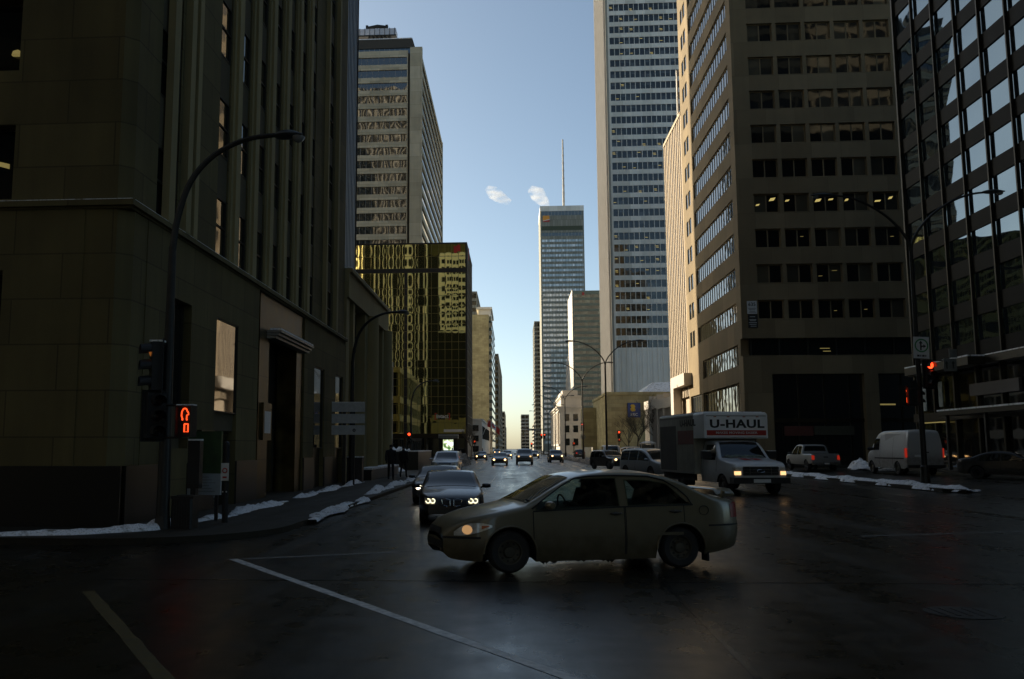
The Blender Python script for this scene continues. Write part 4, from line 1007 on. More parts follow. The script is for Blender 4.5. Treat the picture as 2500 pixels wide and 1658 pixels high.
m = MB(); m.tube([(0, -.05, 2.85), (.5, -.2, 2.85)], .025, 6); m.tube([(0, -.05, 2.14), (.5, -.2, 2.14)], .025, 6); m.tube([(0, 0, 4.2), (-.16, -.1, 4.28)], .03, 6); m.tube([(0, 0, 3.15), (-.16, -.1, 3.15)], .03, 6); m.build('bracket', STEEL, r)
m = MB(); m.box(-.27, .02, -.25, -.02, 4.26, 4.30); m.box(.45, .81, -.4, -.11, 2.835, 2.86); m.build('snow_line', SNOWM, r)
r.location = (-7.78, 19.6, 0)
def traffic_light(label, x, y, zr, pole=True, ped=None, sc=1.0, two=False, hang=False):
    r = thing('traffic_light', label, 'traffic light', 'far traffic lights')
    head(r, (0, -.22, zr - .32), 0, {0: REDE}, 1.1, .38)
    if two: head(r, (two, -.22, zr - .32), 0, {0: REDE}, 1.1, .38)
    if pole: m = MB(); m.tube([(0, 0, 0), (0, 0, zr + .3)], [.09, .07], 8); m.build('pole', STEEL, r, True)
    if ped is not None: ped_head(r, (.0, -.25, ped), 0, .42, .5, True, False)
    r.location = (x, y, .1); return r
traffic_light('red traffic light on a thin left-pavement pole before the gold glass building', -10.58, 92, 3.2)
t2 = traffic_light('large red traffic light above a small round arrow sign on the median', 10.5, 139, 5.4)
m = MB(); m.lathe([(.38, -.3), (.38, -.27), (.02, -.27)], 20, axis='y', c=(0.05, 0, 3.55)); m.lathe([(.46, -.26), (.46, -.24)], 20, axis='y', c=(.05, 0, 3.55)); m.box(.0, .1, -.33, -.31, 3.35, 3.75, 0); sgn = m.build('round_sign', GALV, t2, fix=True)
m = MB(); m.plate([(.02, 3.3), (.08, 3.3), (.08, 3.6), (.16, 3.6), (.05, 3.8), (-.06, 3.6), (.02, 3.6)], -.36, -.34); m.build('arrow', SIGNK, sgn, fix=True)
traffic_light('red traffic light with a red hand below, before the bare trees', 17.2, 150, 4.4, True, 3.1)
traffic_light('pair of small red traffic lights at the foot of the slim grey-green tower', 7.05, 230, 5.2, True, None, 1, .75)
traffic_light('far red traffic light low over the cars at the street end', 4.94, 252, 3.1)
for x, z, lb in ((-6.41, 2.8, 'red pedestrian hand signal beside the corner of the gold glass building'), (9.86, 2.5, 'red pedestrian hand signal at the foot of the classical building')):
    r = thing('pedestrian_light', lb, 'traffic light'); ped_head(r, (0, -.2, z), 0, .5, .62, True, False); m = MB(); m.tube([(0, 0, 0), (0, 0, z + .4)], .07, 8); m.build('pole', STEEL, r); r.location = (x, 150, .1)
r = thing('traffic_light', 'unlit signal hanging from a mast arm over the far street', 'traffic light')
m = MB(); m.tube([(0, 0, 0), (0, 0, 7.6)], .12, 8); m.build('pole', STEEL, r); m = MB(); m.tube([(0, 0, 7.4), (-6.2, 0, 7.6)], [.1, .06], 8); m.build('mast_arm', STEEL, r)
m = MB(); m.box(-6.0, -5.5, -.2, .1, 5.5, 7.0); m.build('signal_head', plain('ochre_housing', (.25, .19, .08), .5), r); m = MB(); m.box(-4.6, -.6, -.12, -.06, 7.0, 7.42); m.build('street_sign', GALV, r); r.location = (8.6, 262, 0)
# the right one on the snowy median
r = thing('traffic_light', 'red traffic light and half-seen pedestrian signal on the snowy right median', 'traffic light')
head(r, (.3, -.28, 5.28), R(14), {0: REDE}, 1.25, .40); head(r, (-.05, .3, 4.4), R(120), {}, 1.1, .40); ped_head(r, (-.95, -.18, 4.25), R(52), .4, .95, True, True)
for q in (((0, 0, 4.6), (-.85, -.1, 4.6)), ((0, 0, 3.85), (-.85, -.1, 3.85)), ((0, 0, 5.9), (.3, -.2, 5.9))): m = MB(); m.tube(q, .035, 6); m.build('bracket', STEEL, r)
r.location = (19.55, 44.85, .15)
r = thing('lane_sign', 'white sign with green ring and forked black arrow, above the right traffic light', 'sign')
m = MB(); m.box(-.37, .37, -.02, .02, -.52, .52); m.build('panel', SIGNW, r)
m = MB(); K = 36
ring = lambda rr, y: [(rr * cos(2 * pi * k / K), y, .1 + rr * sin(2 * pi * k / K)) for k in range(K)]
m.grid([list(q) for q in zip(ring(.33, -.024), ring(.265, -.024))] + [(ring(.33, -.024)[0], ring(.265, -.024)[0])]); m.build('ring', SIGNG, r, fix=False)
m = MB(); m.plate([(-.07, -.13), (.0, -.13), (.0, .0), (.05, .04), (.09, .04), (.09, -.02), (.22, .07), (.09, .16), (.09, .10), (.03, .10), (.0, .08), (.0, .2), (.06, .2), (-.035, .34), (-.13, .2), (-.07, .2)], -.032, -.024); m.build('arrow', SIGNK, r, fix=True)
m = MB()
for x0, x1 in ((-.22, -.1), (-.07, -.02), (.02, .14), (.17, .22)): m.box(x0, x1, -.026, -.021, -.44, -.35)
m.build('small_print', SIGNK, r)
m = MB(); m.box(-.03, .03, .02, .14, -.4, .4); m.build('bracket', STEEL, r); r.location = (19.62, 44.70, 6.72); r.rotation_euler = (0, R(2), R(4))
r = thing('lane_sign', 'dull grey pair of plates on a bracket right of the right traffic light', 'sign')
m = MB(); m.box(-.3, .3, -.02, .02, -.62, 0, 0); m.box(-.02, .34, -.02, .02, .03, .45, 0); m.build('panel', plain('grey_plate', (.13, .14, .13), .5), r)
m = MB(); m.plate([(-.2, -.5), (-.13, -.5), (-.13, -.25), (-.08, -.25), (-.165, -.12), (-.25, -.25), (-.2, -.25)], -.03, -.022); m.plate([(.1, -.5), (.17, -.5), (.17, -.25), (.22, -.25), (.135, -.12), (.05, -.25), (.1, -.25)], -.03, -.022); m.build('arrow', SIGNK, r, fix=True)
m = MB(); m.tube([(-1.2, .06, -.1), (.2, .06, -.1)], .03, 6); m.build('bracket', STEEL, r); r.location = (20.95, 44.8, 6.2)

# left corner things
r = thing('info_board', 'green and white information board on the near left corner behind the lamp post', 'information board')
m = MB(); m.box(-.42, .42, -.06, .06, 1.15, 2.2); m.build('green_panel', plain('board_green', (.035, .07, .02), .5, var=.4, scale=3), r)
m = MB(); m.box(-.42, .42, -.058, .058, .62, 1.148, 0)
for k in range(6): m.box(-.34, .3 - .08 * (k % 3), -.063, -.058, .7 + k * .07, .72 + k * .07, 1)
m.build('white_panel', [plain('board_white', (.35, .37, .37), .5), GALV], r); 
for q in (-.36, .28): m = MB(); m.box(q, q + .08, -.03, .03, 0, .62); m.build('post', BLACKP, r)

r.location = (-7.72, 22.3, .13)
r = thing('control_cabinet', 'slim dark signal cabinet with snow on top, behind the near left lamp post', 'cabinet')
m = MB(); m.box(-.14, .14, -.12, .12, .85, 1.95); m.box(-.1, .1, -.13, -.12, .95, 1.2); m.box(-.06, .06, -.1, .1, 0, .85); m.build('box', BLACKP, r); m = MB(); m.box(-.14, .14, -.12, .12, 1.952, 1.99); m.build('snow_line', SNOWM, r); r.location = (-7.42, 20.75, .13)
r = thing('ticket_post', 'black post with a small white plate bearing a red ring', 'post')
m = MB(); m.tube([(0, 0, 0), (0, 0, 1.85)], .075, 10); m.lathe([(.08, 1.85), (.06, 1.92), (.005, 1.95)], 10); m.build('post', BLACKP, r)
m = MB(); m.box(-.09, .09, -.1, -.078, 1.0, 1.42); m.build('plate', SIGNW, r); m = MB(); m.lathe([(.066, -.106), (.066, -.101), (.04, -.106)], 16, axis='y', c=(0, 0, 1.24)); m.box(-.05, .05, -.105, -.101, 1.06, 1.1); m.build('red_ring', SIGNR, r)
m = MB(); m.box(-.06, -.03, -.085, -.076, .72, .75); m.box(.03, .06, -.085, -.076, .72, .75); m.build('reflector', SIGNW, r); r.location = (-6.95, 21.6, .13)
r = thing('litter_bin', 'squat black litter bin in the snow on the near left corner', 'litter bin')
m = MB(); m.prism([(-.24, -.2), (-.2, -.24), (.2, -.24), (.24, -.2), (.24, .2), (.2, .24), (-.2, .24), (-.24, .2)], 0, .66); m.prism([(-.26, -.22), (.26, -.22), (.26, .22), (-.26, .22)], .66, .72)
for k in range(7): m.box(-.19 + k * .06, -.165 + k * .06, -.252, -.24, .06, .6)
m.build('body', BLACKP, r); m = MB(); m.box(-.15, .15, -.15, .15, .722, .735); m.build('opening', SIGNK, r); r.location = (-7.35, 20.0, .13)
r = thing('direction_sign', 'three blank pale boards stacked on a dark post on the left pavement', 'sign')
for k in range(3):
    m = MB(); z = 2.44 + k * .56; m.box(-.82, .82, -.03, .03, z, z + .46, 0); m.box(-.82, .82, .03, .05, z + .1, z + .14, 1)
    if k == 0: m.lathe([(.08, -.034), (.08, -.031), (.03, -.034)], 12, axis='y', c=(.3, 0, z + .22), m=1)
    m.build('board', [plain('board_grey', (.42, .43, .42), .5, var=.12) if k == 0 else MATS['board_grey'], STEEL], r)
m = MB(); m.box(-.82, .82, -.03, .03, 4.02, 4.05); m.build('snow_line', SNOWM, r)
m = MB(); m.box(-.28, -.12, .05, .2, 0, 4.0); m.box(.25, .33, .05, .12, 0, 4.0); m.build('post', STEEL, r); r.location = (-8.1, 44, .13)
r = thing('utility_box', 'dark utility cabinet against the limestone wall beyond the three blank boards', 'cabinet'); m = MB(); m.box(-.4, .4, -.3, .3, 0, 1.25); m.box(-.43, .43, -.33, .33, 1.25, 1.3); m.box(-.02, .02, -.32, -.3, .1, 1.2); m.build('box', BLACKP, r); m = MB(); m.box(-.4, .4, -.3, .3, 1.302, 1.36); m.build('snow_line', SNOWM, r); r.location = (-8.3, 47.3, .13)
r = thing('planter', 'low dark planter topped with snow at the foot of the arched stone building', 'planter'); m = MB(); m.box(-.4, .4, -6, 6, 0, .56); m.box(-.44, .44, -6.04, 6.04, .5, .58); m.build('wall', GRAN, r); m = MB(); m.box(-.42, .42, -6, 6, .582, .68); m.build('snow_cap', SNOWM, r); r.location = (-8.35, 56.5, .13)
r = thing('terrace_wall', 'dark terrace wall with snow piled on top, behind the walkers on the left', 'wall'); m = MB(); m.box(-9, 2.3, 0, .5, 0, 1.5); m.box(1.8, 2.3, .5, 12, 0, 1.5); m.build('wall', GRAN, r); m = MB(); m.box(-9, 2.3, -.02, .52, 1.502, 1.6); m.box(1.78, 2.32, .52, 12, 1.502, 1.6); m.build('snow_cap', SNOWM, r); r.location = (-10.2, 75, .13)
snow_strip('snow', [(-13, 79), (-11, 79.5), (-8.6, 80)], 2.5, .9, 30, None, 1.4)

r = thing('bus_shelter', 'bus shelter with a glowing green and white poster before the gold glass building', 'bus shelter')
m = MB(); m.box(-1.3, 1.3, -.8, .8, 3.1, 3.5); m.build('roof', plain('shelter_roof', (.22, .22, .2), .5), r); m = MB(); m.box(-1.3, 1.3, -.8, .8, 3.502, 3.58); m.build('snow_line', SNOWM, r)
for x in (-1.2, 1.1):
    for y in (-.75, .65): m = MB(); m.box(x, x + .1, y, y + .1, 0, 3.1); m.build('post', STEEL, r)
m = MB(); m.box(-1.1, 1.1, .69, .71, .3, 3.0); m.build('glass_panel', WFLAT, r)
m = MB(); m.box(-.75, .75, -.72, -.5, .6, 3.0); fr = m.build('poster_case', BLACKP, r)
mm, t, b = nodes('glowing_poster'); tc = N(t, 'TexCoord'); n = N(t, 'TexNoise', i_Scale=1.4, i_Detail=2.); t.links.new(tc.outputs['Object'], n.inputs[0]); rp = ramp(t, n.outputs[0], [(.42, (.04, .12, .03)), (.5, (.45, .5, .25)), (.56, (.75, .9, .85))]); t.links.new(rp.outputs[0], b.inputs['Emission Color']); b.inputs['Emission Strength'].default_value = .9; b.inputs['Base Color'].default_value = (.05, .05, .05, 1)
m = MB(); m.box(-.68, .68, -.735, -.722, 1.55, 2.92); m.build('poster', mm, fr); r.location = (-8.6, 120, .13)

r = thing('bus_shelter', 'small white bus shelter with a snowy roof before the bare trees', 'bus shelter')
m = MB(); m.box(-1.3, 1.3, -.8, .8, 2.5, 2.7); m.build('roof', SIGNW, r); m = MB(); P = [[(x, y, 2.702 + .35 * (1 - (x / 1.35) ** 2) * (1 - (y / .85) ** 2)) for y in (-.8, -.3, .3, .8)] for x in (-1.3, -.8, 0, .8, 1.3)]; m.grid(P, flip=True); m.build('snow_cap', SNOWM, r, True)
for x in (-1.25, 1.17): m = MB(); m.box(x, x + .08, -.75, -.67, 0, 2.5); m.build('post', SIGNW, r)
m = MB(); m.box(-1.2, 1.2, .7, .74, .2, 2.4); m.build('glass_panel', WFLAT, r); r.location = (23.0, 158, .14)

# flag
r = thing('flag', 'red and white Canadian flag flying from a slanted pole on the low pale building', 'flag')
m = MB(); m.tube([(-8.4, 249, 5.6), (-6.6, 249, 10.0)], [.07, .05], 8); m.lathe([(.1, 0), (.1, .1), (.01, .16)], 8, c=(-6.6, 249, 9.98)); m.build('pole', ALU, r)
def flag_pt(s, v):   # s along fly, v down hoist
    return (-7.15 + 3.3 * s + .1 * sin(7 * s), 249 + .25 * sin(9 * s + 1) , 9.55 - 2.0 * s + .45 * sin(4.2 * s) - v * (1.75 + .1 * sin(6 * s)))
m = MB(); P = [[flag_pt(i / 24, j / 8) for j in range(9)] for i in range(25)]
for i in range(24):
    q = MB(); m.grid([P[i], P[i + 1]], m=(1 if i < 6 or i >= 18 else 0))
cl = m.build('cloth', [SIGNW, SIGNR], r, True, angle=80)
leaf = [(0, .46), (.09, .30), (.18, .34), (.15, .08), (.28, .2), (.31, .13), (.44, .15), (.38, 0), (.43, -.05), (.2, -.22), (.22, -.3), (.02, -.27), (.02, -.45)]
leaf = leaf + [(-x, z) for x, z in reversed(leaf[1:])]
m = MB(); pts = [flag_pt(.5 + x * .42, .5 - z * .85) for x, z in leaf]; cpt = flag_pt(.5, .5); m.add([(x, y - .06, z) for x, y, z in [cpt] + pts], [(0, 1 + k, 1 + (k + 1) % len(pts)) for k in range(len(pts))]); m.build('maple_leaf', SIGNR, cl)
rebase(r, (-8.4, 249, 5.6))

# ---------------------------------------------------------------- bare trees
BARK = stone('bark', (.10, .085, .06), .3, 3.)
def bare_tree(label, x, y, h, seed, name='bare_tree', cat='tree', lean=0, base=.14, spread=1., grp='bare street trees'):
    rr = random.Random(seed); r = thing(name, label, cat, grp); tr = MB(); cr = MB()
    def grow(p, d, L, rad, lev):
        pts = [p]; n = 4
        for i in range(n):
            d = (d + Vector((rr.uniform(-.16, .16), rr.uniform(-.16, .16), rr.uniform(-.02, .12)))).normalized(); pts.append(pts[-1] + d * L / n)
        (tr if lev == 0 else cr).tube(pts, [rad * (1 - .45 * i / n) for i in range(n + 1)], 6 if lev < 2 else 4)
        if lev >= 4: return
        k = 7 if lev == 0 else rr.choice([4, 5])
        for i in range(k):
            q = pts[rr.choice([2, 3, 4, 4])] if lev else pts[rr.choice([2, 3, 3, 4, 4])]
            az = rr.uniform(0, 6.28); nd = (d * .8 + Vector((cos(az), sin(az), rr.uniform(-.05, .5))) * .75 * spread).normalized()
            grow(q, nd, L * rr.uniform(.52, .74), rad * .5, lev + 1)
    grow(Vector((0, 0, 0)), Vector((lean, 0, 1)).normalized(), h * .42, h * .017, 0)
    tr.build('trunk', BARK, r, True); cr.build('crown', BARK, r, True); r.location = (x, y, base); return r
bare_tree('bare tree in front of the plaque on the beige hall', 23.6, 176, 9.6, 2)
bare_tree('bare tree at the left end of the beige hall front', 21.6, 174, 8.6, 5)
bare_tree('tallest bare tree, right of the plaque on the beige hall', 26.6, 172, 11.5, 8)
bare_tree('leafless dark shrub flecked with snow above the terrace wall', -10.6, 72, 3.0, 12, 'bare_shrub', 'shrub', 0, .4, 1.5, None)
bare_tree('small leafless tree in the pavement beside the red hand signal', -6.9, 146, 6.0, 15)
bare_tree('leafless tree at the plinth of the far beige slab', -7.6, 330, 11, 18)

# ---------------------------------------------------------------- steam over the roofs
mv = bpy.data.materials.new('steam'); mv.use_nodes = True; t = mv.node_tree; t.nodes.clear()
o_ = N(t, 'OutputMaterial'); v_ = N(t, 'VolumePrincipled'); v_.inputs['Color'].default_value = (.95, .95, .95, 1)
tc = N(t, 'TexCoord'); mpv = N(t, 'Mapping'); mpv.inputs['Rotation'].default_value = (0, R(35), 0); mpv.inputs['Scale'].default_value = (.55, 1, 1.5); t.links.new(tc.outputs['Object'], mpv.inputs[0])
n = N(t, 'TexNoise', i_Scale=.17, i_Detail=6., i_Roughness=.62); t.links.new(mpv.outputs[0], n.inputs[0])
mr = N(t, 'MapRange'); mr.inputs[1].default_value = .43; mr.inputs[2].default_value = .80; mr.inputs[3].default_value = 0; mr.inputs[4].default_value = .26; t.links.new(n.outputs[0], mr.inputs[0]); t.links.new(mr.outputs[0], v_.inputs['Density']); t.links.new(v_.outputs[0], o_.inputs['Volume'])
def steam(pts, rs):
    m = MB(); m.tube(pts, rs, 14); o = m.build('steam', mv, None, True); return tag(o, None, None, None, 'stuff')
steam([(30, 712, 192.5), (26, 712, 199), (21, 712, 206), (15, 713, 211)], [2.2, 4.5, 6.5, 3.0])
steam([(-1, 712, 199), (-8, 712, 203), (-15, 712, 208), (-20, 712, 212)], [2.5, 5.0, 5.5, 2.5])
# ================================================================ vehicles
RUB = plain('tyre_rubber', (.018, .017, .016), .8, var=.3, scale=12)
UNDER = plain('underbody', (.012, .011, .010), .8)
RIMS = plain('dusty_steel_rim', (.085, .075, .055), .5, .6, var=.3); RIMD = plain('dark_rim', (.05, .05, .05), .4, .7)
CGLASS = glass('car_glass', c=(.010, .011, .010), ior=1.6, rough=.03)
INTER = plain('dark_interior', (.02, .02, .02), .8)
SEEG = bpy.data.materials.new('see_through_glass'); SEEG.use_nodes = True; t = SEEG.node_tree; t.nodes.clear()
o_ = N(t, 'OutputMaterial'); a_ = N(t, 'BsdfTransparent'); a_.inputs[0].default_value = (.50, .60, .56, 1); g_ = N(t, 'BsdfGlossy'); g_.inputs['Roughness'].default_value = .03; f_ = N(t, 'Fresnel', i_IOR=1.6); m_ = N(t, 'MixShader')
t.links.new(f_.outputs[0], m_.inputs[0]); t.links.new(a_.outputs[0], m_.inputs[1]); t.links.new(g_.outputs[0], m_.inputs[2]); t.links.new(m_.outputs[0], o_.inputs[0])
SEAM = plain('panel_gap', (.010, .010, .009), .8)
LENS = plain('clear_lamp_lens', (.62, .58, .50), .12, var=.3, scale=14, coat=.8)
ORANGE = plain('orange_lamp_lens', (.45, .09, .02), .2)
REDL = plain('red_lamp_lens', (.22, .012, .01), .2, coat=.5)
CHROME = plain('chrome', (.45, .45, .45), .15, 1.)
def paint(name, c, rough=.35, metal=.3, dirt=.45, dc=(.085, .075, .055), zc=.75):
    """car paint under winter road dirt, heavier low down (it stays put whatever the light)"""
    m, t, b = nodes(name); tc = N(t, 'TexCoord'); sp = N(t, 'SeparateXYZ'); t.links.new(tc.outputs['Object'], sp.inputs[0])
    n = N(t, 'TexNoise', i_Scale=5., i_Detail=6.); t.links.new(tc.outputs['Object'], n.inputs[0])
    mr = N(t, 'MapRange'); mr.inputs[1].default_value = zc + .25; mr.inputs[2].default_value = zc - .35; mr.inputs[3].default_value = 0; mr.inputs[4].default_value = dirt
    t.links.new(sp.outputs[2], mr.inputs[0])
    mu = N(t, 'Math', operation='MULTIPLY_ADD'); t.links.new(n.outputs[0], mu.inputs[0]); mu.inputs[1].default_value = 1.1; mu.inputs[2].default_value = .35
    m2 = N(t, 'Math', operation='MULTIPLY'); m2.use_clamp = True; t.links.new(mu.outputs[0], m2.inputs[0]); t.links.new(mr.outputs[0], m2.inputs[1])
    mx = N(t, 'MixRGB'); mx.inputs[1].default_value = (*c, 1); mx.inputs[2].default_value = (*dc, 1); t.links.new(m2.outputs[0], mx.inputs[0]); t.links.new(mx.outputs[0], b.inputs['Base Color'])
    r = N(t, 'MapRange'); r.inputs[3].default_value = rough; r.inputs[4].default_value = .8; t.links.new(m2.outputs[0], r.inputs[0]); t.links.new(r.outputs[0], b.inputs['Roughness'])
    im = N(t, 'Math', operation='SUBTRACT'); im.inputs[0].default_value = 1; t.links.new(m2.outputs[0], im.inputs[1])
    me = N(t, 'Math', operation='MULTIPLY'); me.inputs[1].default_value = metal; t.links.new(im.outputs[0], me.inputs[0]); t.links.new(me.outputs[0], b.inputs['Metallic'])
    co = N(t, 'Math', operation='MULTIPLY'); co.inputs[1].default_value = .6; t.links.new(im.outputs[0], co.inputs[0]); t.links.new(co.outputs[0], b.inputs['Coat Weight']); b.inputs['Coat Roughness'].default_value = .08
    return m
def interp(pts, x):
    """piecewise cubic (monotone) through (x, z), x ascending"""
    if x <= pts[0][0]: return pts[0][1]
    if x >= pts[-1][0]: return pts[-1][1]
    n = len(pts)
    for i in range(n - 1):
        if pts[i][0] <= x <= pts[i + 1][0]: break
    def sl(j):
        if j == 0: return (pts[1][1] - pts[0][1]) / (pts[1][0] - pts[0][0])
        if j == n - 1: return (pts[-1][1] - pts[-2][1]) / (pts[-1][0] - pts[-2][0])
        a = (pts[j][1] - pts[j - 1][1]) / (pts[j][0] - pts[j - 1][0]); b = (pts[j + 1][1] - pts[j][1]) / (pts[j + 1][0] - pts[j][0])
        return 0 if a * b <= 0 else 2 * a * b / (a + b)
    h = pts[i + 1][0] - pts[i][0]; t = (x - pts[i][0]) / h
    return ((2 * t ** 3 - 3 * t * t + 1) * pts[i][1] + (t ** 3 - 2 * t * t + t) * h * sl(i) + (-2 * t ** 3 + 3 * t * t) * pts[i + 1][1] + (t ** 3 - t * t) * h * sl(i + 1))
class Shell:
    def __init__(s, L, W, prof, belt, zlo=.24, wheels=(1.35, -1.25), wr=.31, tumble=.28, lf=.75, pf=.30, lr=.6, pr=.22, rc=.09, low=None, sill=.05, crown=.045, archr=None):
        s.L, s.W, s.belt, s.wr, s.tumble = L, W, belt, wr, tumble; s.prof = sorted(prof); s.wheels = wheels
        s.lf, s.pf, s.lr, s.pr, s.rc, s.sill, s.crown = lf, pf, lr, pr, rc, sill, crown
        s.low = sorted(low or [(-L / 2, zlo + .10), (-L / 2 + .35, zlo), (L / 2 - .4, zlo), (L / 2, zlo + .03)]); s.ar = archr or wr + .075
    def zt(s, x): return interp(s.prof, x)
    def zb(s, x): return interp(s.low, x)
    def zbelt(s, x): return interp(s.belt, x)
    def plan(s, x):
        a = x - (s.L / 2 - s.lf); b = -(x) - (s.L / 2 - s.lr); f = 1.
        if a > 0: f -= s.pf * min(1, a / s.lf) ** 2.4
        if b > 0: f -= s.pr * min(1, b / s.lr) ** 2.4
        return f
    def hw(s, x, z):
        w = s.W / 2 * s.plan(x); zb = s.zbelt(x); lo = s.zb(x)
        if z <= zb:
            t = (z - lo) / max(.05, zb - lo); return w * (1 - s.sill * (1 - min(1, t * 2.6)) ** 2 - .035 * max(0, t - .45) ** 1.5 / .4)
        return w * (1 - .035 * .55 ** 1.5 / .4) - s.tumble * (z - zb) - .06 * max(0, z - zb) ** 2
    def arch(s, x):
        z = s.zb(x)
        for xw in s.wheels:
            d = abs(x - xw)
            if d < s.ar: z = max(z, s.wr * .95 + sqrt(s.ar ** 2 - d * d))
        return z
    def corner(s, x): return min(s.rc, max(.02, (s.zt(x) - s.zb(x)) * .25))
    def body(s, mat, parent, name='body', n=72, smooth=40):
        xs = [-s.L / 2 + s.L * i / n for i in range(n + 1)]
        for xw in s.wheels:
            for k in range(13): xs.append(xw + s.ar * cos(pi * k / 12))
            xs += [xw + s.ar + .004, xw - s.ar - .004]
        xs += [s.L / 2 - .03, s.L / 2 - .08, -s.L / 2 + .03, -s.L / 2 + .08]
        xs = sorted(set(round(x, 4) for x in xs if -s.L / 2 <= x <= s.L / 2)); P = []
        for x in xs:
            zt, za = s.zt(x), s.arch(x); r = s.corner(x); zs = max(za + .02, zt - r); row = []
            K = 11; side = []
            for k in range(K + 1):
                z = za + (zs - za) * k / K; side.append((s.hw(x, z), z))
            yt = side[-1][0]; yr = max(.05, yt - r * 1.15)
            for k in (1, 2, 3):
                a = pi / 2 * k / 3; side.append((yr + (yt - yr) * cos(a), zs + (zt - s.crown * .6 - zs) * sin(a)))
            for k in (1, 2, 3):
                y = yr * (1 - k / 3); side.append((y, zt - s.crown * .6 * (y / max(.05, yr)) ** 2))
            ub = [(0, s.zb(x) + .03), (side[0][0] * .72, s.zb(x) + .03 if za <= s.zb(x) + .01 else za - .02)]
            half = ub + side
            row = [(x, y, z) for y, z in half] + [(x, -y, z) for y, z in reversed(half[1:-1])]
            P.append(row)
        m = MB(); nj = len(P[0])
        m.grid(P, closed=True)
        half = len(ub + side)
        m.m = []
        for i in range(len(P) - 1):
            for j in range(nj): m.m.append(1 if (j < 2 or j >= nj - 2) else 0)
        m.add([p for p in P[0]], [tuple(range(nj))], 0); m.add([p for p in P[-1]], [tuple(reversed(range(nj)))], 0)
        return m.build(name, [mat, UNDER], parent, True, True, smooth)
    def side_patch(s, x0, x1, lo, hi, off=.006, n=14, mrow=5, sgn=1, th=.0):
        P = []
        for i in range(n + 1):
            x = x0 + (x1 - x0) * i / n; a = lo(x) if callable(lo) else lo; b = hi(x) if callable(hi) else hi; row = []
            for j in range(mrow + 1):
                z = a + (b - a) * j / mrow; row.append((x, sgn * (s.hw(x, z) + off), z))
            P.append(row)
        return P
    def sp(s, name, mat, parent, x0, x1, lo, hi, off=.006, n=14, mrow=5, sides=(1, -1)):
        out = []
        for g in sides:
            m = MB(); m.grid(s.side_patch(x0, x1, lo, hi, off, n, mrow, g), flip=(g > 0)); o = m.build(name, mat, parent, True, angle=60); out.append(o)
        return out
    def xend(s, y, z, e):
        """x of the nose (e=1) or tail (e=-1) skin at (y, z)"""
        lo, hi = 0., s.L / 2
        ok = lambda x: abs(y) <= s.hw(e * x, min(z, s.zt(e * x))) and z <= s.zt(e * x) + .0 and z >= s.zb(e * x) - .05
        if ok(hi): return e * hi
        for _ in range(22):
            m = (lo + hi) / 2
            if ok(m): lo = m
            else: hi = m
        return e * lo
    def end_patch(s, e, y0, y1, lo, hi, off=.010, n=8, mrow=4):
        P = []
        for i in range(n + 1):
            y = y0 + (y1 - y0) * i / n; a = lo(y) if callable(lo) else lo; b = hi(y) if callable(hi) else hi
            P.append([(s.xend(y, a + (b - a) * j / mrow, e) + e * off, y, a + (b - a) * j / mrow) for j in range(mrow + 1)])
        return P
    def ep(s, name, mat, parent, e, y0, y1, lo, hi, off=.010, n=8, mrow=4):
        m = MB(); m.grid(s.end_patch(e, y0, y1, lo, hi, off, n, mrow), flip=(e < 0)); return m.build(name, mat, parent, True, True if False else False, 60)
    def top_patch(s, name, mat, parent, x0, x1, f0, f1, off=.008, n=10):
        """windscreen or rear window: follows the roofline from x0 to x1, f half-width shares"""
        P = []
        for i in range(n + 1):
            t = i / n; x = x0 + (x1 - x0) * t; zt = s.zt(x); r = s.corner(x); yt = s.hw(x, zt - r); yr = max(.05, yt - r * 1.15); f = f0 + (f1 - f0) * t
            dz = (s.zt(x + .02) - s.zt(x - .02)) / .04; nl = sqrt(1 + dz * dz)
            P.append([(x - dz / nl * off, yr * f * (k / 6 * 2 - 1), zt - s.crown * .6 * (f * (k / 6 * 2 - 1)) ** 2 + off / nl) for k in range(7)])
        m = MB(); m.grid(P, flip=(x1 < x0) is False and False); o = m.build(name, mat, parent, True, angle=60)
        bm = bmesh.new(); bm.from_mesh(o.data)
        for f in bm.faces:
            if f.normal.z < 0: f.normal_flip()
        bm.to_mesh(o.data); bm.free(); return o
def wheel(parent, x, y, r, side, w=.2, rim=None, spokes=0, hub=.62):
    m = MB(); q = -side; prof = [(r * hub, -w / 2), (r * .86, -w / 2 - .008), (r * .97, -w / 2 + .02), (r, -w / 4), (r, w / 4), (r * .97, w / 2 - .02), (r * .86, w / 2 + .008), (r * hub, w / 2)]
    m.lathe(prof, 30, axis='y', c=(x, y, r)); o = m.build('wheel', RUB, parent, True, True)
    m = MB(); yo = y + side * w / 2
    pf = [(r * hub, -.01), (r * (hub - .06), -.012), (r * (hub - .10), -.045), (r * .30, -.05), (r * .24, -.02), (r * .10, -.018), (.001, -.015)]
    m.lathe([(a, side * b) for a, b in pf], 30, axis='y', c=(x, yo, r))
    for k in range(spokes or 9):
        a = 2 * pi * k / (spokes or 9)
        if spokes: m.tube([(x + r * .1 * cos(a), yo - side * .008, r + r * .1 * sin(a)), (x + r * (hub - .03) * cos(a), yo - side * .012, r + r * (hub - .03) * sin(a))], r * .085, 5, 0)
        else:
            cx, cz = x + r * .42 * cos(a), r + r * .42 * sin(a); m.tube([(cx, yo - side * .052, cz), (cx, yo - side * .040, cz)], r * .055, 8, 1)
    m.build('rim', [rim or RIMS, SEAM], o, True, True, 30); return o
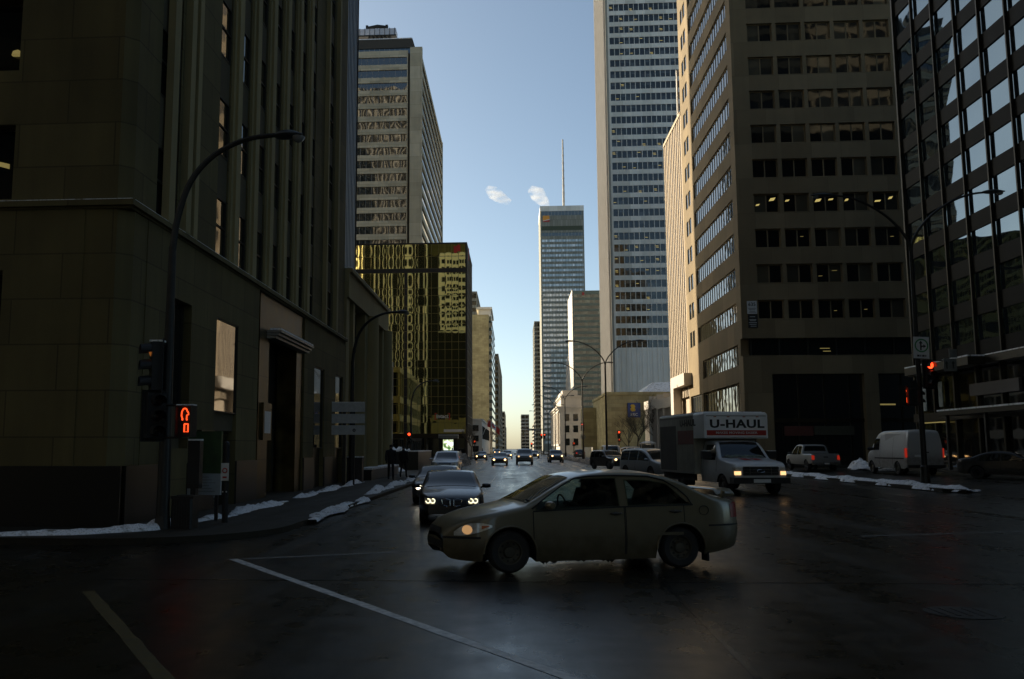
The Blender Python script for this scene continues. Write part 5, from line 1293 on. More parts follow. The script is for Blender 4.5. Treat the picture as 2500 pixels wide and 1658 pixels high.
def mirror(parent, x, y, z, sgn, mat, s=1.):
    m = MB(); P = []
    for i in range(8):
        t = i / 7; w = .075 * s * (.35 + .65 * sin(pi * (.12 + .8 * t))); h = .065 * s * (.4 + .6 * sin(pi * (.15 + .72 * t)))
        P.append([(x + w * cos(a), y + sgn * (.02 + .22 * s * t), z + .02 + h * sin(a)) for a in [2 * pi * k / 10 for k in range(10)]])
    m.grid(P, closed=True); m.add(P[0], [tuple(range(10))]); m.add(P[-1], [tuple(range(10))]); m.tube([(x, y - sgn * .05, z - .04), (x, y + sgn * .08, z)], .025, 6); return m.build('mirror', mat, parent, True, True)
def finish(r, x, y, rz, sc=1.0, z=None):
    r.location = (x, y, roadz(x, y) if z is None else z); r.rotation_euler = (0, 0, rz); r.scale = (sc, sc, sc); return r

# ---------------------------------------------------------------- the dirty sedan crossing in front
def sedan_front():
    r = thing('car', 'dusty grey-brown sedan with a rear wing crossing the junction in the foreground', 'car')
    PT = paint('dusty_shaded_sedan_paint', (.165, .142, .085), .28, .3, .95, (.070, .052, .022), .70)  # dark low tone adds lower-body shading to the dirt
    prof = [(2.265, .50), (2.25, .60), (2.17, .70), (2.0, .785), (1.7, .875), (1.35, .945), (1.12, .995), (.95, 1.075), (.62, 1.26), (.34, 1.395), (.12, 1.445), (-.25, 1.475), (-.7, 1.465), (-1.05, 1.415), (-1.35, 1.315), (-1.62, 1.175), (-1.80, 1.095), (-1.95, 1.07), (-2.12, 1.06), (-2.2, 1.02), (-2.24, .92), (-2.265, .72)]
    belt = [(-2.265, .90), (-1.7, .93), (-.9, .925), (.2, .895), (1.1, .86), (1.8, .74), (2.265, .55)]
    low = [(-2.265, .40), (-2.2, .30), (-1.85, .23), (-1.2, .155), (1.1, .155), (1.9, .18), (2.15, .21), (2.265, .31)]
    S = Shell(4.53, 1.70, prof, belt, .21, (1.36, -1.24), .305, .34, .85, .42, .6, .24, .10, low, .07, .05, .385)
    bod = S.body(PT, r)
    wl = lambda x: S.zbelt(x) + .025
    def wtop(x): return min(S.zt(x) - .115, 1.36 - .10 * max(0, (x - .25)) ** 1.0)
    def ftop(x): return min(1.355, .93 + (1.05 - x) * .62) if x > .1 else 1.36 - .02 * abs(x)
    f1 = lambda x: max(wl(x) + .004, min(1.355, .955 + (1.0 - x) * .66))
    f2 = lambda x: max(wl(x) + .004, min(1.35, 1.35 - 1.1 * max(0, -.95 - x) ** 1.25 * 1.0, S.zt(x) - .14))
    S.sp('side_window', SEEG, r, -.30, .98, wl, f1, .004, 24)
    for a0, a1, ff in ((-.285, .95, f1), (-1.40, -.435, f2)):
        q = [(a0 + (a1 - a0) * i / 18, wl(a0 + (a1 - a0) * i / 18) + .012) for i in range(19)]; tq = [(x, max(z + .01, ff(x) - .014)) for x, z in q]
        mcut = MB(); mcut.plate(q + tq[::-1], -1.2, 1.2); cut = mcut.build('cut', INTER, None, fix=True)
        md = bod.modifiers.new('b', 'BOOLEAN'); md.object = cut; md.operation = 'DIFFERENCE'; md.solver = 'EXACT'
        try: md.material_mode = 'TRANSFER'
        except Exception: pass
        bpy.context.view_layer.update(); me2 = bpy.data.meshes.new_from_object(bod.evaluated_get(bpy.context.evaluated_depsgraph_get())); bod.modifiers.clear(); bod.data = me2
        bpy.data.objects.remove(cut)
    for sx in (-.22, -1.22):
        for g in (1, -1):
            m = MB(); m.tube([(sx, g * .36, .9), (sx - .05, g * .36, 1.12), (sx - .07, g * .36, 1.17)], [.22, .20, .06], 10); m.tube([(sx - .06, g * .36, 1.15), (sx - .08, g * .36, 1.22), (sx - .09, g * .36, 1.31)], [.08, .13, .07], 10); m.build('seat', INTER, r, True)
    m = MB(); m.tube([(.42 + .03 * sin(a), .36 + .18 * cos(a), .93 + .17 * sin(a)) for a in [2 * pi * k / 20 for k in range(21)]], .014, 6); m.build('steering_wheel', INTER, r, True)
    S.sp('side_window', SEEG, r, -1.42, -.42, wl, f2, .004, 20)
    S.top_patch('windscreen', CGLASS, r, 1.06, .38, .93, .90); S.top_patch('rear_window', CGLASS, r, -1.72, -1.15, .88, .88)
    for g in (1, -1):
        for x0, x1 in ((-.36, 1.02), (-1.30, -.38)):
            m = MB(); m.grid(S.side_patch(x0, x1, lambda x: max(S.arch(x) + .02, .23), lambda x: S.zbelt(x) + .012, .004, 20, 8, g), flip=(g > 0))
            d = m.build('door', PT, r, True, angle=60)
            for a in (x0, x1): m2 = MB(); m2.grid(S.side_patch(a - .007, a + .007, lambda x: max(S.arch(x) + .02, .23), lambda x: S.zbelt(x) + .01, .006, 1, 8, g), flip=(g > 0)); m2.build('door_gap', SEAM, d)
            hx = x0 + .13; hz = S.zbelt(hx) - .075; hy = g * (S.hw(hx, hz) + .02)
            m2 = MB(); m2.tube([(hx - .09, hy - g * .02, hz), (hx - .06, hy + g * .008, hz), (hx + .06, hy + g * .008, hz), (hx + .09, hy - g * .02, hz)], .014, 6); m2.tube([(hx - .02, hy - g * .03, hz - .005), (hx + .03, hy - g * .018, hz - .005)], .03, 8); m2.build('door_handle', plain('dark_handle', (.05, .045, .035), .5) if 'dark_handle' not in MATS else MATS['dark_handle'], d)
            m2 = MB(); m2.grid(S.side_patch(x0 + .03, x1 - .03, .50, .545, .016, 12, 2, g), flip=(g > 0)); m2.build('rub_strip', PT, d, True)
    # pillars / trims: dark line round the glass
    S.sp('window_trim', SEAM, r, -1.45, 1.02, lambda x: S.zbelt(x) + .006, lambda x: S.zbelt(x) + .026, .009, 24, 1)
    for g in (1, -1):
        m = MB(); m.tube([(x, g * (S.hw(x, z) + .008), z) for x, z in [(1.03, .92), (.8, 1.085), (.55, 1.245), (.34, 1.355), (.1, 1.385), (-.3, 1.392), (-.8, 1.378), (-1.05, 1.315), (-1.25, 1.19), (-1.38, 1.06), (-1.43, .95)]], .011, 5); m.build('door_frame_seal', SEAM, r, True)
        mirror(r, .80, g * (S.hw(.8, .93)), .955, g, PT, 1.0)
        # lamps
        m = MB(); m.grid(S.side_patch(1.62, 2.12, lambda x: .545 + .12 * max(0, (2.06 - x) / .44) ** 1.6, lambda x: .725 - .13 * max(0, (x - 1.84) / .28) ** 2.2 - .03 * max(0, (1.75 - x) / .13), .008, 16, 6, g), flip=(g > 0)); hl = m.build('headlight', LENS, r, True, angle=60)
        m = MB(); m.grid(S.side_patch(1.66, 1.765, lambda x: .575 + .12 * max(0, (2.06 - x) / .44) ** 1.6, lambda x: .69, .013, 5, 3, g), flip=(g > 0)); m.build('turn_signal', ORANGE, hl, True)
        m = MB()
        for cx, cz, cr in ((1.955, .630, .066),):
            P = [[(cx + cr * q * cos(a), g * (S.hw(cx + cr * q * cos(a), cz + cr * q * sin(a)) + .012 + .012 * (1 - q * q)), cz + cr * q * sin(a)) for a in [2 * pi * k / 16 for k in range(16)]] for q in (.02, .55, 1.)]; m.grid(P, closed=True)
        m.build('reflector', glow('sedan_lamp', (1, .56, .24), .22) if 'sedan_lamp' not in MATS else MATS['sedan_lamp'], hl, True, True)
        m = MB(); m.grid(S.side_patch(-2.25, -2.10, lambda x: .74, lambda x: .97 - .3 * max(0, x + 2.19), .008, 6, 4, g), flip=(g > 0)); m.build('tail_light', REDL, r, True)
        for xw in S.wheels:
            m = MB(); m.tube([(xw + S.ar * cos(a), g * (S.hw(xw, .6) + .004), S.wr * .95 + S.ar * sin(a)) for a in [pi * (k / 14) for k in range(15)]], .014, 5); m.build('arch_lip', PT, r, True)
            wheel(r, xw, g * (S.W / 2 - .125), S.wr, g, .185, None, 0, .60)
        m = MB(); zz0 = S.wr * .55; m.box(-1.24 - .46, -1.24 - .43, min(g * .80, g * .62), max(g * .80, g * .62), .09, .34); m.build('mud_flap', UNDER, r)
    S.ep('bumper_intake', SEAM, r, 1, -.5, .5, .36, .46); S.ep('grille', SEAM, r, 1, -.36, .36, .55, .64)
    m = MB(); m.grid(S.side_patch(1.78, 2.26, .50, .53, .007, 12, 1, 1), flip=True); m.build('bumper_gap', SEAM, r, True)
    m = MB(); m.grid(S.side_patch(-2.26, -1.68, .62, .645, .007, 12, 1, 1), flip=True); m.build('bumper_gap', SEAM, r, True)
    # fuel flap, rear wing, under-sill slush
    m = MB(); m.tube([(-1.62 + .075 * cos(a), S.hw(-1.62, .86) + .004, .86 + .07 * sin(a)) for a in [2 * pi * k / 16 for k in range(17)]], .006, 4); m.build('fuel_flap', SEAM, r)
    m = MB(); P = []
    for i in range(13):
        y = -.66 + 1.32 * i / 12; e = abs(i - 6) / 6; zc = 1.165 - .085 * max(0, (e - .78) / .22) ** 2
        P.append([(-2.06 + .15 * cos(a) - .02, y, zc + .022 * sin(a)) for a in [2 * pi * k / 12 for k in range(12)]])
    m.grid(P, closed=True); m.add(P[0], [tuple(range(12))]); m.add(P[-1], [tuple(range(12))]); m.tube([(-2.02, -.63, 1.04), (-2.05, -.64, 1.14)], .035, 6); m.tube([(-2.02, .63, 1.04), (-2.05, .64, 1.14)], .035, 6); m.build('rear_wing', PT, r, True, True)
    rr = random.Random(2); m = MB()
    for k in range(16):
        x = rr.uniform(-.75, .85); m.lathe([(.002, -.055 * rr.uniform(.3, 1.1)), (.04, -.02), (.06, .03)], 7, c=(x, .72 + rr.uniform(-.05, .03), .165))
    tag(m.build('slush', UNDER, r, True), kind='stuff')
    m = MB(); m.tube([(1.02, .62, 1.03), (.99, .2, 1.035), (.99, -.2, 1.035)], .012, 5); m.build('wiper', SEAM, r)
    # driver's seats glimpsed are left behind the dark glass
    return r
c = sedan_front(); finish(c, 1.10, 15.40, R(180 + 17.5), 1.055); c.scale = (1.10, 1.06, 1.055)

# ---------------------------------------------------------------- generic oncoming / parked cars
def auto(label, kind, col, lights=True, rim=None, group='cars on the boulevard', drl=None, dirt=.4, headm=None, tail=False, snow=False):
    r = thing('car', label, 'car', group); PT = paint('paint_' + str(len(MATS)), col, .32, .3, dirt)
    if kind == 'sedan':
        L, W, wr = 4.62, 1.80, .325
        prof = [(L / 2, .58), (L / 2 - .05, .70), (L / 2 - .25, .80), (1.5, .92), (1.05, .985), (.82, 1.06), (.4, 1.27), (.1, 1.385), (-.3, 1.42), (-.8, 1.40), (-1.2, 1.30), (-1.6, 1.13), (-1.8, 1.08), (-2.2, 1.05), (-2.28, .9), (-L / 2, .7)]
        belt = [(-L / 2, .88), (0, .90), (1.2, .86), (2, .76), (L / 2, .6)]; fx = (1.0, .16); rx = (-1.62, -1.0); wx = (1.42, -1.38); tum = .36; win = ((-.25, .78), (-1.25, -.33)); gz = (.50, .66)
    elif kind == 'suv':
        L, W, wr = 4.75, 1.92, .37
        prof = [(L / 2, .80), (L / 2 - .06, .95), (L / 2 - .3, 1.04), (1.5, 1.10), (1.15, 1.15), (.9, 1.24), (.45, 1.52), (.2, 1.66), (-.2, 1.74), (-1.2, 1.74), (-1.9, 1.69), (-2.12, 1.55), (-2.25, 1.15), (-L / 2, .8)]
        belt = [(-L / 2, 1.05), (0, 1.07), (1.2, 1.04), (2, .94), (L / 2, .82)]; fx = (1.10, .28); rx = (-2.24, -2.0); wx = (1.45, -1.40); tum = .24; win = ((-.2, .85), (-1.15, -.3), (-1.9, -1.24)); gz = (.62, .92)
    else:                                     # minivan
        L, W, wr = 5.0, 1.96, .34
        prof = [(L / 2, .70), (L / 2 - .06, .84), (L / 2 - .3, .95), (1.75, 1.06), (1.5, 1.13), (1.1, 1.38), (.6, 1.62), (.2, 1.73), (-.4, 1.78), (-1.5, 1.77), (-2.15, 1.70), (-2.35, 1.45), (-2.44, 1.05), (-L / 2, .7)]
        belt = [(-L / 2, 1.0), (0, 1.02), (1.4, .97), (2.1, .85), (L / 2, .72)]; fx = (1.55, .55); rx = (-2.42, -2.2); wx = (1.52, -1.5); tum = .2; win = ((.0, 1.25), (-1.1, -.1), (-2.15, -1.2)); gz = (.52, .72)
    S = Shell(L, W, prof, belt, .24 if kind != 'suv' else .30, wx, wr, tum, .75, .30, .5, .18, .10, None, .05, .05)
    S.body(PT, r, n=56)
    S.top_patch('windscreen', CGLASS, r, fx[0], fx[1], .95, .93); S.top_patch('rear_window', CGLASS, r, rx[0], rx[1], .85, .85)
    for a, b in win:
        S.sp('side_window', CGLASS, r, a, b, lambda x: S.zbelt(x) + .03, lambda x: max(S.zbelt(x) + .035, min(S.zt(x) - .15, S.zt(-.5) - .13)), .006, 12)
    for g in (1, -1):
        for xw in wx: wheel(r, xw, g * (W / 2 - .13), wr, g, .21, rim or RIMD, 5)
        mirror(r, fx[0] - .28, g * S.hw(fx[0] - .28, S.zbelt(fx[0] - .28)), S.zbelt(0) + .07, g, PT, 1.1)
        y0, y1 = g * W * .25, g * W * .41
        hl = S.ep('headlight', LENS, r, 1, min(y0, y1), max(y0, y1), gz[1] - .10, lambda y: gz[1] + .03 + .12 * (abs(y) - W * .25), .012)
        if lights and not drl:
            cy, cz = g * W * .33, gz[1] - .02; x = S.xend(cy, cz, 1); m = MB(); m.tube([(x - .02, cy, cz), (x + .03, cy, cz)], .095, 14); m.build('lamp', headm or HEADL, hl)
        if drl:
            for q in (.285, .355):
                cy, cz = g * W * q, gz[1] - .015; m = MB(); m.tube([(S.xend(cy + .06 * cos(a), cz + .055 * sin(a), 1) + .025, cy + .06 * cos(a), cz + .055 * sin(a)) for a in [pi * (1.0 + .13 - 0 + 1.55 * k / 14) - .35 for k in range(15)]], .012, 5); m.build('lamp_ring', drl, hl)
        y0, y1 = g * W * .26, g * W * .40; S.ep('tail_light', TAILR if tail else REDL, r, -1, min(y0, y1), max(y0, y1), gz[1] + .02, gz[1] + .26, .012)
    gr = S.ep('grille', BLACKP, r, 1, -W * .22, W * .22, gz[0], gz[1], .010)
    m = MB()
    for k in range(4):
        z = gz[0] + (gz[1] - gz[0]) * (k + .5) / 4; m.tube([(S.xend(y, z, 1) + .014, y, z) for y in [W * .21 * (i / 5 - 1) for i in range(11)]], .009, 4)
    m.build('grille_bar', CHROME if kind == 'suv' else BLACKP, gr)
    S.ep('bumper_intake', BLACKP, r, 1, -W * .34, W * .34, .33, gz[0] - .10, .010); x = S.xend(0, gz[0] - .06, 1)
    x = S.xend(0, .8, -1); m = MB(); m.box(x - .03, x - .012, -.2, .2, .75, .87); m.build('number_plate', SIGNW, r)
    S.sp('door_gap', SEAM, r, fx[0] - .12, fx[0] - .10, lambda x: max(S.arch(x) + .02, .34), lambda x: S.zbelt(x), .005, 1, 6); S.sp('door_gap', SEAM, r, -.31, -.29, .34, lambda x: S.zbelt(x), .005, 1, 6)
    if snow: S.top_patch('snow_cover', SNOWM, r, .2, -1.0, .95, .95, .05)
    return r
BM = auto('black sedan with lit ring-shaped headlamps, just behind the foreground car', 'sedan', (.008, .008, .009), True, RIMD, None, DRL, .08)
# twin grille and flank trim of the black sedan
m = MB()
for g in (1, -1):
    pts = [(2.33, g * .05, .52), (2.33, g * .05, .68), (2.32, g * .16, .70), (2.31, g * .27, .68), (2.31, g * .25, .54), (2.33, g * .12, .50), (2.33, g * .05, .52)]; m.tube(pts, .012, 5)
m.build('twin_grille', CHROME, BM)
finish(BM, -1.72, 24.9, R(-90 + 4.5), .93)
c = auto('dark car half hidden behind the black sedan, one bright lamp showing at its left', 'sedan', (.02, .02, .02), True, None, None, None, .3, HEADW); finish(c, -2.72, 33.2, R(-90), .92)
c = auto('frosty white sport utility parked third in the left lane', 'suv', (.40, .42, .44), False, None, None, None, .35); finish(c, -4.72, 64.5, R(-90), 1.0)
c = auto('snow-spattered car parked behind the frosty white one against the dirty snow', 'sedan', (.10, .11, .10), False, None, None, None, .8, None, False, True); finish(c, -5.6, 79, R(-90), 1.0)
c = auto('low dark sedan with lit lamps, second from the left among the oncoming cars', 'sedan', (.02, .02, .022), True); finish(c, -1.58, 103.5, R(-90), 1.03)
c = auto('dark car with lit lamps close to the left kerb before the small pale building', 'sedan', (.03, .028, .026), True); finish(c, -5.15, 145, R(-90), 1.05)
c = auto('grey sport utility with dim lamps in the middle of the oncoming cars', 'suv', (.14, .15, .155), True, None, 'cars on the boulevard', None, .4, glow('dim_headlamp', (1, .6, .25), .8)); finish(c, 1.28, 110, R(-90), 1.08)
c = auto('dark boxy car with lit lamps in the right lane beside the median', 'suv', (.03, .03, .032), True); finish(c, 5.7, 125, R(-90 + 3), 1.0)
c = auto('distant white sedan between the low dark sedan and the grey sport utility', 'sedan', (.5, .5, .5), True); finish(c, -1.2, 172, R(-90), 1.1)
c = auto('distant dark car with one lamp showing past the grey sport utility', 'sedan', (.05, .05, .05), True); finish(c, 3.9, 176, R(-90), 1.1)
c = auto('dark car seen from behind on the far carriageway past the median', 'suv', (.03, .03, .03), False, None, 'cars on the boulevard', None, .4, None, True); finish(c, 12.0, 168, R(90), 1.0)
c = auto('far silver car low in the haze of the street end', 'sedan', (.3, .3, .3), True); finish(c, 1.8, 245, R(-90), 1.1)
c = auto('far dark car at the street end left of the grey sport utility', 'suv', (.05, .05, .05), True); finish(c, -4.6, 255, R(-90), 1.0)
c = auto('white van with red tail lamps on the far carriageway above the black sport utility', 'minivan', (.6, .6, .6), False, None, 'cars on the boulevard', None, .2, None, True); finish(c, 12.6, 121, R(90), 1.32)
c = auto('white van side-on before the bare trees, behind the black sport utility', 'minivan', (.62, .63, .63), False, None, 'cars on the boulevard', None, .2); finish(c, 19.4, 160, R(184), 1.25)
c = auto('black sport utility turned toward the right, one lamp lit, left of the silver minivan', 'suv', (.014, .014, .016), True, None, 'cars on the boulevard', None, .25, glow('suv_lamp', (1, .58, .24), 3.)); finish(c, 8.75, 84, R(-90 + 22), 1.02)
c = auto('silver minivan turning right, just behind the removal truck', 'minivan', (.30, .32, .33), False, None, 'cars on the boulevard', None, .35); finish(c, 9.15, 61.5, R(-90 + 22), 1.08)
c = auto('dark hatchback with an amber marker lamp, barely seen at the right edge', 'sedan', (.02, .02, .022), False); finish(c, 25.4, 48.6, R(-38), 1.0)
m = MB(); m.tube([(1.9, -.84, .66), (1.9, -.9, .66)], .07, 10); m.build('marker_lamp', AMBER, c)

# ---------------------------------------------------------------- the removal truck
r = thing('removal_truck', 'white and red-striped removal truck with a cab-over box lettered U-HAUL, lamps lit', 'truck')
TW = paint('truck_white', (.78, .79, .80), .4, 0, .6, (.10, .09, .07), .85); BOXW = plain('box_panel', (.34, .33, .27), .5, var=.12, scale=2)
BOXF = plain('box_front', (.86, .87, .86), .4, var=.05, scale=2)
prof = [(2.95, 1.16), (2.92, 1.24), (2.78, 1.32), (2.3, 1.40), (1.95, 1.445), (1.72, 1.50), (1.34, 1.96), (1.14, 2.15), (.8, 2.22), (.2, 2.22)]
S = Shell(5.9, 2.0, [(-2.95, 2.2)] + prof, [(-2.95, 1.35), (1.5, 1.36), (2.95, 1.20)], .42, (2.05,), .39, .16, .5, .10, .2, 0, .09, [(-2.95, .45), (2.6, .45), (2.95, .48)], .02, .05)
class Cab(Shell): pass
S.__class__ = Cab
m = None
ob = S.body(TW, r, 'cab', 60)
bm = bmesh.new(); bm.from_mesh(ob.data); bmesh.ops.delete(bm, geom=[v for v in bm.verts if v.co.x < .15], context='VERTS'); bm.to_mesh(ob.data); bm.free()
S.top_patch('windscreen', CGLASS, r, 1.72, 1.14, .97, .95)
ww = S.sp('side_window', CGLASS, r, .45, 1.45, 1.38, lambda x: min(2.02, 1.40 + (1.62 - x) * 1.4), .008, 12)
S.sp('door_gap', SEAM, r, .36, .38, .5, 2.05, .006, 1, 8); S.sp('door_gap', SEAM, r, 1.58, 1.60, .9, 1.36, .006, 1, 8)
gr = S.ep('grille', BLACKP, r, 1, -.62, .62, .80, 1.12, .012, 10); m = MB()
for z in (.80, .90, 1.02, 1.12): m.tube([(S.xend(y, z, 1) + .02, y, z) for y in [-.62, -.3, 0, .3, .62]], .022, 6)
for y in (-.62, -.38, .38, .62): m.tube([(S.xend(y, z, 1) + .02, y, z) for z in (.80, .96, 1.12)], .022, 6)
m.build('grille_bar', CHROME, gr); m = MB(); P = [[(2.965, .15 * cos(a) * q, .96 + .06 * sin(a) * q) for a in [2 * pi * k / 18 for k in range(18)]] for q in (.01, 1)]; x = S.xend(0, .96, 1) + .045
m.tube([(x, .14 * cos(a), .96 + .055 * sin(a)) for a in [2 * pi * k / 18 for k in range(19)]], .012, 5); m.build('oval_badge', CHROME, gr)
for g in (1, -1):
    hl = S.ep('headlight', LENS, r, 1, min(g * .68, g * .94), max(g * .68, g * .94), .80, 1.10, .014)
    S2 = S.ep('lamp', glow('truck_lamp', (1, .58, .25), .8) if 'truck_lamp' not in MATS else MATS['truck_lamp'], hl, 1, min(g * .70, g * .92), max(g * .70, g * .92), .80, .95, .022)
    m = MB(); m.box(1.15, 1.35, min(g * 1.05, g * 1.38), max(g * 1.05, g * 1.38), 1.42, 1.75); m.tube([(1.25, g * .95, 1.5), (1.25, g * 1.1, 1.55)], .03, 6); m.build('mirror', BLACKP, r, fix=True)
    m = MB(); m.box(1.22, 1.355, min(g * 1.06, g * 1.37), max(g * 1.06, g * 1.37), 1.752, 1.78); m.build('snow_line', SNOWM, r)
    wheel(r, 2.05, g * .86, .39, g, .24, RIMS, 0); wheel(r, -1.55, g * .90, .39, g, .42, RIMS, 0)
m = MB(); m.box(2.72, 3.06, -1.0, 1.0, .46, .70); m.box(2.9, 3.07, -.3, .3, .5, .64, 1); m.build('bumper', [BLACKP, SIGNW], r)
for g in (1, -1):     # red bonnet stripes
    P = [[(x, g * y, S.zt(x) + .012 - .02 * y * y) for y in (.06, .2, .34)] for x in (1.95, 2.15, 2.35, 2.48)]; m = MB(); m.grid(P, flip=(g < 0)); o = m.build('red_stripe', SIGNR, r, True)
    bm = bmesh.new(); bm.from_mesh(o.data)
    for f in bm.faces:
        if f.normal.z < 0: f.normal_flip()
    bm.to_mesh(o.data); bm.free()
m = MB(); rr = random.Random(6)
for k in range(14): y = -.6 + 1.2 * k / 13; m.lathe([(.12, -.02), (.1, .03), (.03, .06)], 7, c=(1.70 - .03 * rr.random(), y, 1.50 + rr.uniform(0, .05)))
m.build('paper_clutter', plain('clutter', (.20, .24, .20), .7, var=.6, scale=9), r)
# box with attic over the cab (rounded edges)
def rbox(m, x0, x1, y0, y1, z0, z1, rd, mi=0):
    pts = lambda x, i: [(x, y, z) for y, z in [(y0 + i, z0), (y1 - i, z0), (y1 - i, z1 - rd)] + [(y1 - i - rd + rd * cos(a), z1 - i - rd + rd * sin(a)) for a in (R(22), R(45), R(68))] + [(y1 - rd - i, z1 - i), (y0 + rd + i, z1 - i)] + [(y0 + i + rd - rd * cos(a), z1 - i - rd + rd * sin(a)) for a in (R(68), R(45), R(22))] + [(y0 + i, z1 - rd)]]
    P = [pts(x0, 0), pts(x1 - .09, 0), pts(x1 - .03, .02), pts(x1, .09)]; m.grid(P, mi, closed=True); n = len(P[0]); m.add(P[0], [tuple(range(n))], mi); m.add(P[-1], [tuple(reversed(range(n)))], mi)
m = MB(); rbox(m, -3.6, .12, -1.22, 1.22, .75, 3.42, .12); m.build('box_body', BOXW, r, True, True, 30)
m = MB(); rbox(m, .121, 1.15, -1.22, 1.22, 2.30, 3.42, .12); at = m.build('attic', BOXF, r, True, True, 30)
for g in (1, -1):
    m = MB(); m.box(-3.55, .1, min(g * 1.219, g * 1.232), max(g * 1.219, g * 1.232), 3.22, 3.28); m.box(-3.55, .1, min(g * 1.219, g * 1.232), max(g * 1.219, g * 1.232), .76, .83)
    for k in range(8): m.box(-3.55 + k * .5, -3.53 + k * .5, min(g * 1.2205, g * 1.2245), max(g * 1.2205, g * 1.2245), .83, 3.22)
    m.build('box_trim', GALV, r)
m = MB(); m.box(1.149, 1.158, -1.13, 1.13, 3.24, 3.27); m.box(1.149, 1.158, -1.13, 1.13, 2.33, 2.36); m.build('attic_trim', GALV, at)
m = MB(); m.box(-3.6, .9, -1.1, 1.1, 3.422, 3.45); m.build('snow_line', SNOWM, r)
m = MB(); m.box(1.151, 1.156, -1.12, 1.12, 2.42, 2.64); m.build('red_band', SIGNR, at)
text('lettering', 'U-HAUL', .48, SIGNK, at, (1.158, .02, 2.90), (pi / 2, 0, pi / 2), .004, 1.12, .016, 'CENTER', 1.08)
text('lettering', 'MAKES MOVING EASIER', .135, SIGNW, at, (1.162, .0, 2.53), (pi / 2, 0, pi / 2), .003, 1.1, .002)
for g in (1, -1):
    text('lettering', 'U-HAUL', .40, SIGNK, r, (-.45, g * 1.226, 2.98), (pi / 2, 0, 0 if g < 0 else pi), .004, 1.1, .012)
    m = MB(); a, b = (1.2205, 1.2255); m.box(-1.5, .1, min(g * a, g * b), max(g * a, g * b), 2.05, 2.66); m.build('red_band', plain('dull_red_panel', (.16, .02, .015), .5) if 'dull_red_panel' not in MATS else MATS['dull_red_panel'], r)
    m = MB(); m.box(-3.5, -1.7, min(g * a, g * b), max(g * a, g * b), .85, 2.9); m.build('dark_panel', plain('dark_graphic', (.05, .05, .04), .6, var=.4, scale=1.5) if 'dark_graphic' not in MATS else MATS['dark_graphic'], r)
    m = MB(); m.box(-3.55, -.2, min(g * 1.0, g * 1.1), max(g * 1.0, g * 1.1), .45, .74); m.build('skirt', UNDER, r)
for y in (-.8, -.3, .3, .8): m = MB(); m.box(1.152, 1.165, y - .05, y + .05, 3.2, 3.23); m.build('roof_marker', ORANGE, at)
finish(r, 9.5, 41.9, R(-90 + 9.5), 1.0); r.scale = (1.25, 1.2, 1.02)

# ---------------------------------------------------------------- pickup and panel van
r = thing('pickup_truck', 'silver pickup truck with red tail lamps between the removal truck and white van', 'pickup')
PT = paint('pickup_paint', (.26, .27, .27), .4, .3, .55); L = 5.6
prof = [(2.8, .85), (2.74, 1.05), (2.4, 1.14), (1.7, 1.2), (1.4, 1.26), (.8, 1.72), (.55, 1.83), (.0, 1.87), (-.5, 1.84), (-.72, 1.76), (-.86, 1.27), (-.9, 1.22), (-2.76, 1.22), (-2.8, 1.1)]
S = Shell(L, 1.98, prof, [(-2.8, 1.1), (0, 1.12), (1.6, 1.08), (2.8, .9)], .42, (1.85, -1.75), .39, .22, .5, .2, .2, .03, .08, [(-2.8, .55), (0, .45), (2.8, .5)], .04, .03)
S.body(PT, r, n=70); S.top_patch('rear_window', CGLASS, r, -.855, -.735, .93, .9); S.top_patch('windscreen', CGLASS, r, 1.36, .62, .95, .92)
S.sp('side_window', CGLASS, r, .1, 1.05, 1.15, lambda x: min(1.74, 1.2 + (1.3 - x) * .72), .008); S.sp('side_window', CGLASS, r, -.62, .0, 1.15, 1.72, .008)
m = MB(); m.box(-2.7, -.92, -.82, .82, 1.223, 1.235); m.build('bed_floor', UNDER, r)
for g in (1, -1):
    S.ep('tail_light', TAILR, r, -1, min(g * .76, g * .95), max(g * .76, g * .95), .80, 1.10, .014)
    for xw in S.wheels: wheel(r, xw, g * .85, .39, g, .24, RIMD, 5)
    mirror(r, 1.0, g * 1.0, 1.22, g, BLACKP, 1.3)
tg = S.ep('tailgate', PT, r, -1, -.74, .74, .66, 1.18, .010); m = MB(); m.box(-2.83, -2.815, -.15, .15, .95, 1.02); m.build('tailgate_handle', BLACKP, tg)
m = MB(); m.box(-2.98, -2.81, -.95, .95, .46, .62); m.box(-2.99, -2.975, -.16, .16, .5, .6, 1); m.build('bumper', [CHROME, SIGNW], r)
finish(r, 22.0, 69.2, R(91.5), 1.04)
r = thing('panel_van', 'tall white panel van with red tail lamps behind the snowy median', 'van')
PV = paint('van_white', (.46, .46, .45), .45, 0, .75, (.14, .125, .10), 1.15); L = 5.5
prof = [(2.75, .85), (2.68, 1.05), (2.35, 1.25), (1.95, 1.42), (1.55, 1.85), (1.2, 2.2), (.9, 2.38), (.4, 2.46), (-2.3, 2.46), (-2.66, 2.42), (-2.73, 2.3), (-2.75, 2.1)]
S = Shell(L, 2.0, prof, [(-2.75, 1.3), (1.2, 1.3), (2.75, .95)], .35, (1.8, -1.6), .35, .10, .6, .25, .2, .02, .14, None, .03, .05)
S.body(PV, r, n=64); S.top_patch('windscreen', CGLASS, r, 1.9, 1.22, .95, .93); S.sp('side_window', CGLASS, r, .72, 1.5, 1.36, lambda x: min(2.0, 1.45 + (1.9 - x) * .85), .008)
for a, b in ((-1.05, .55), (-2.45, -1.1)):
    m = MB(); m.grid(S.side_patch(a, b, 1.34, 2.16, .012, 8, 4, 1), flip=True); m.build('pressed_panel', PV, r, True)
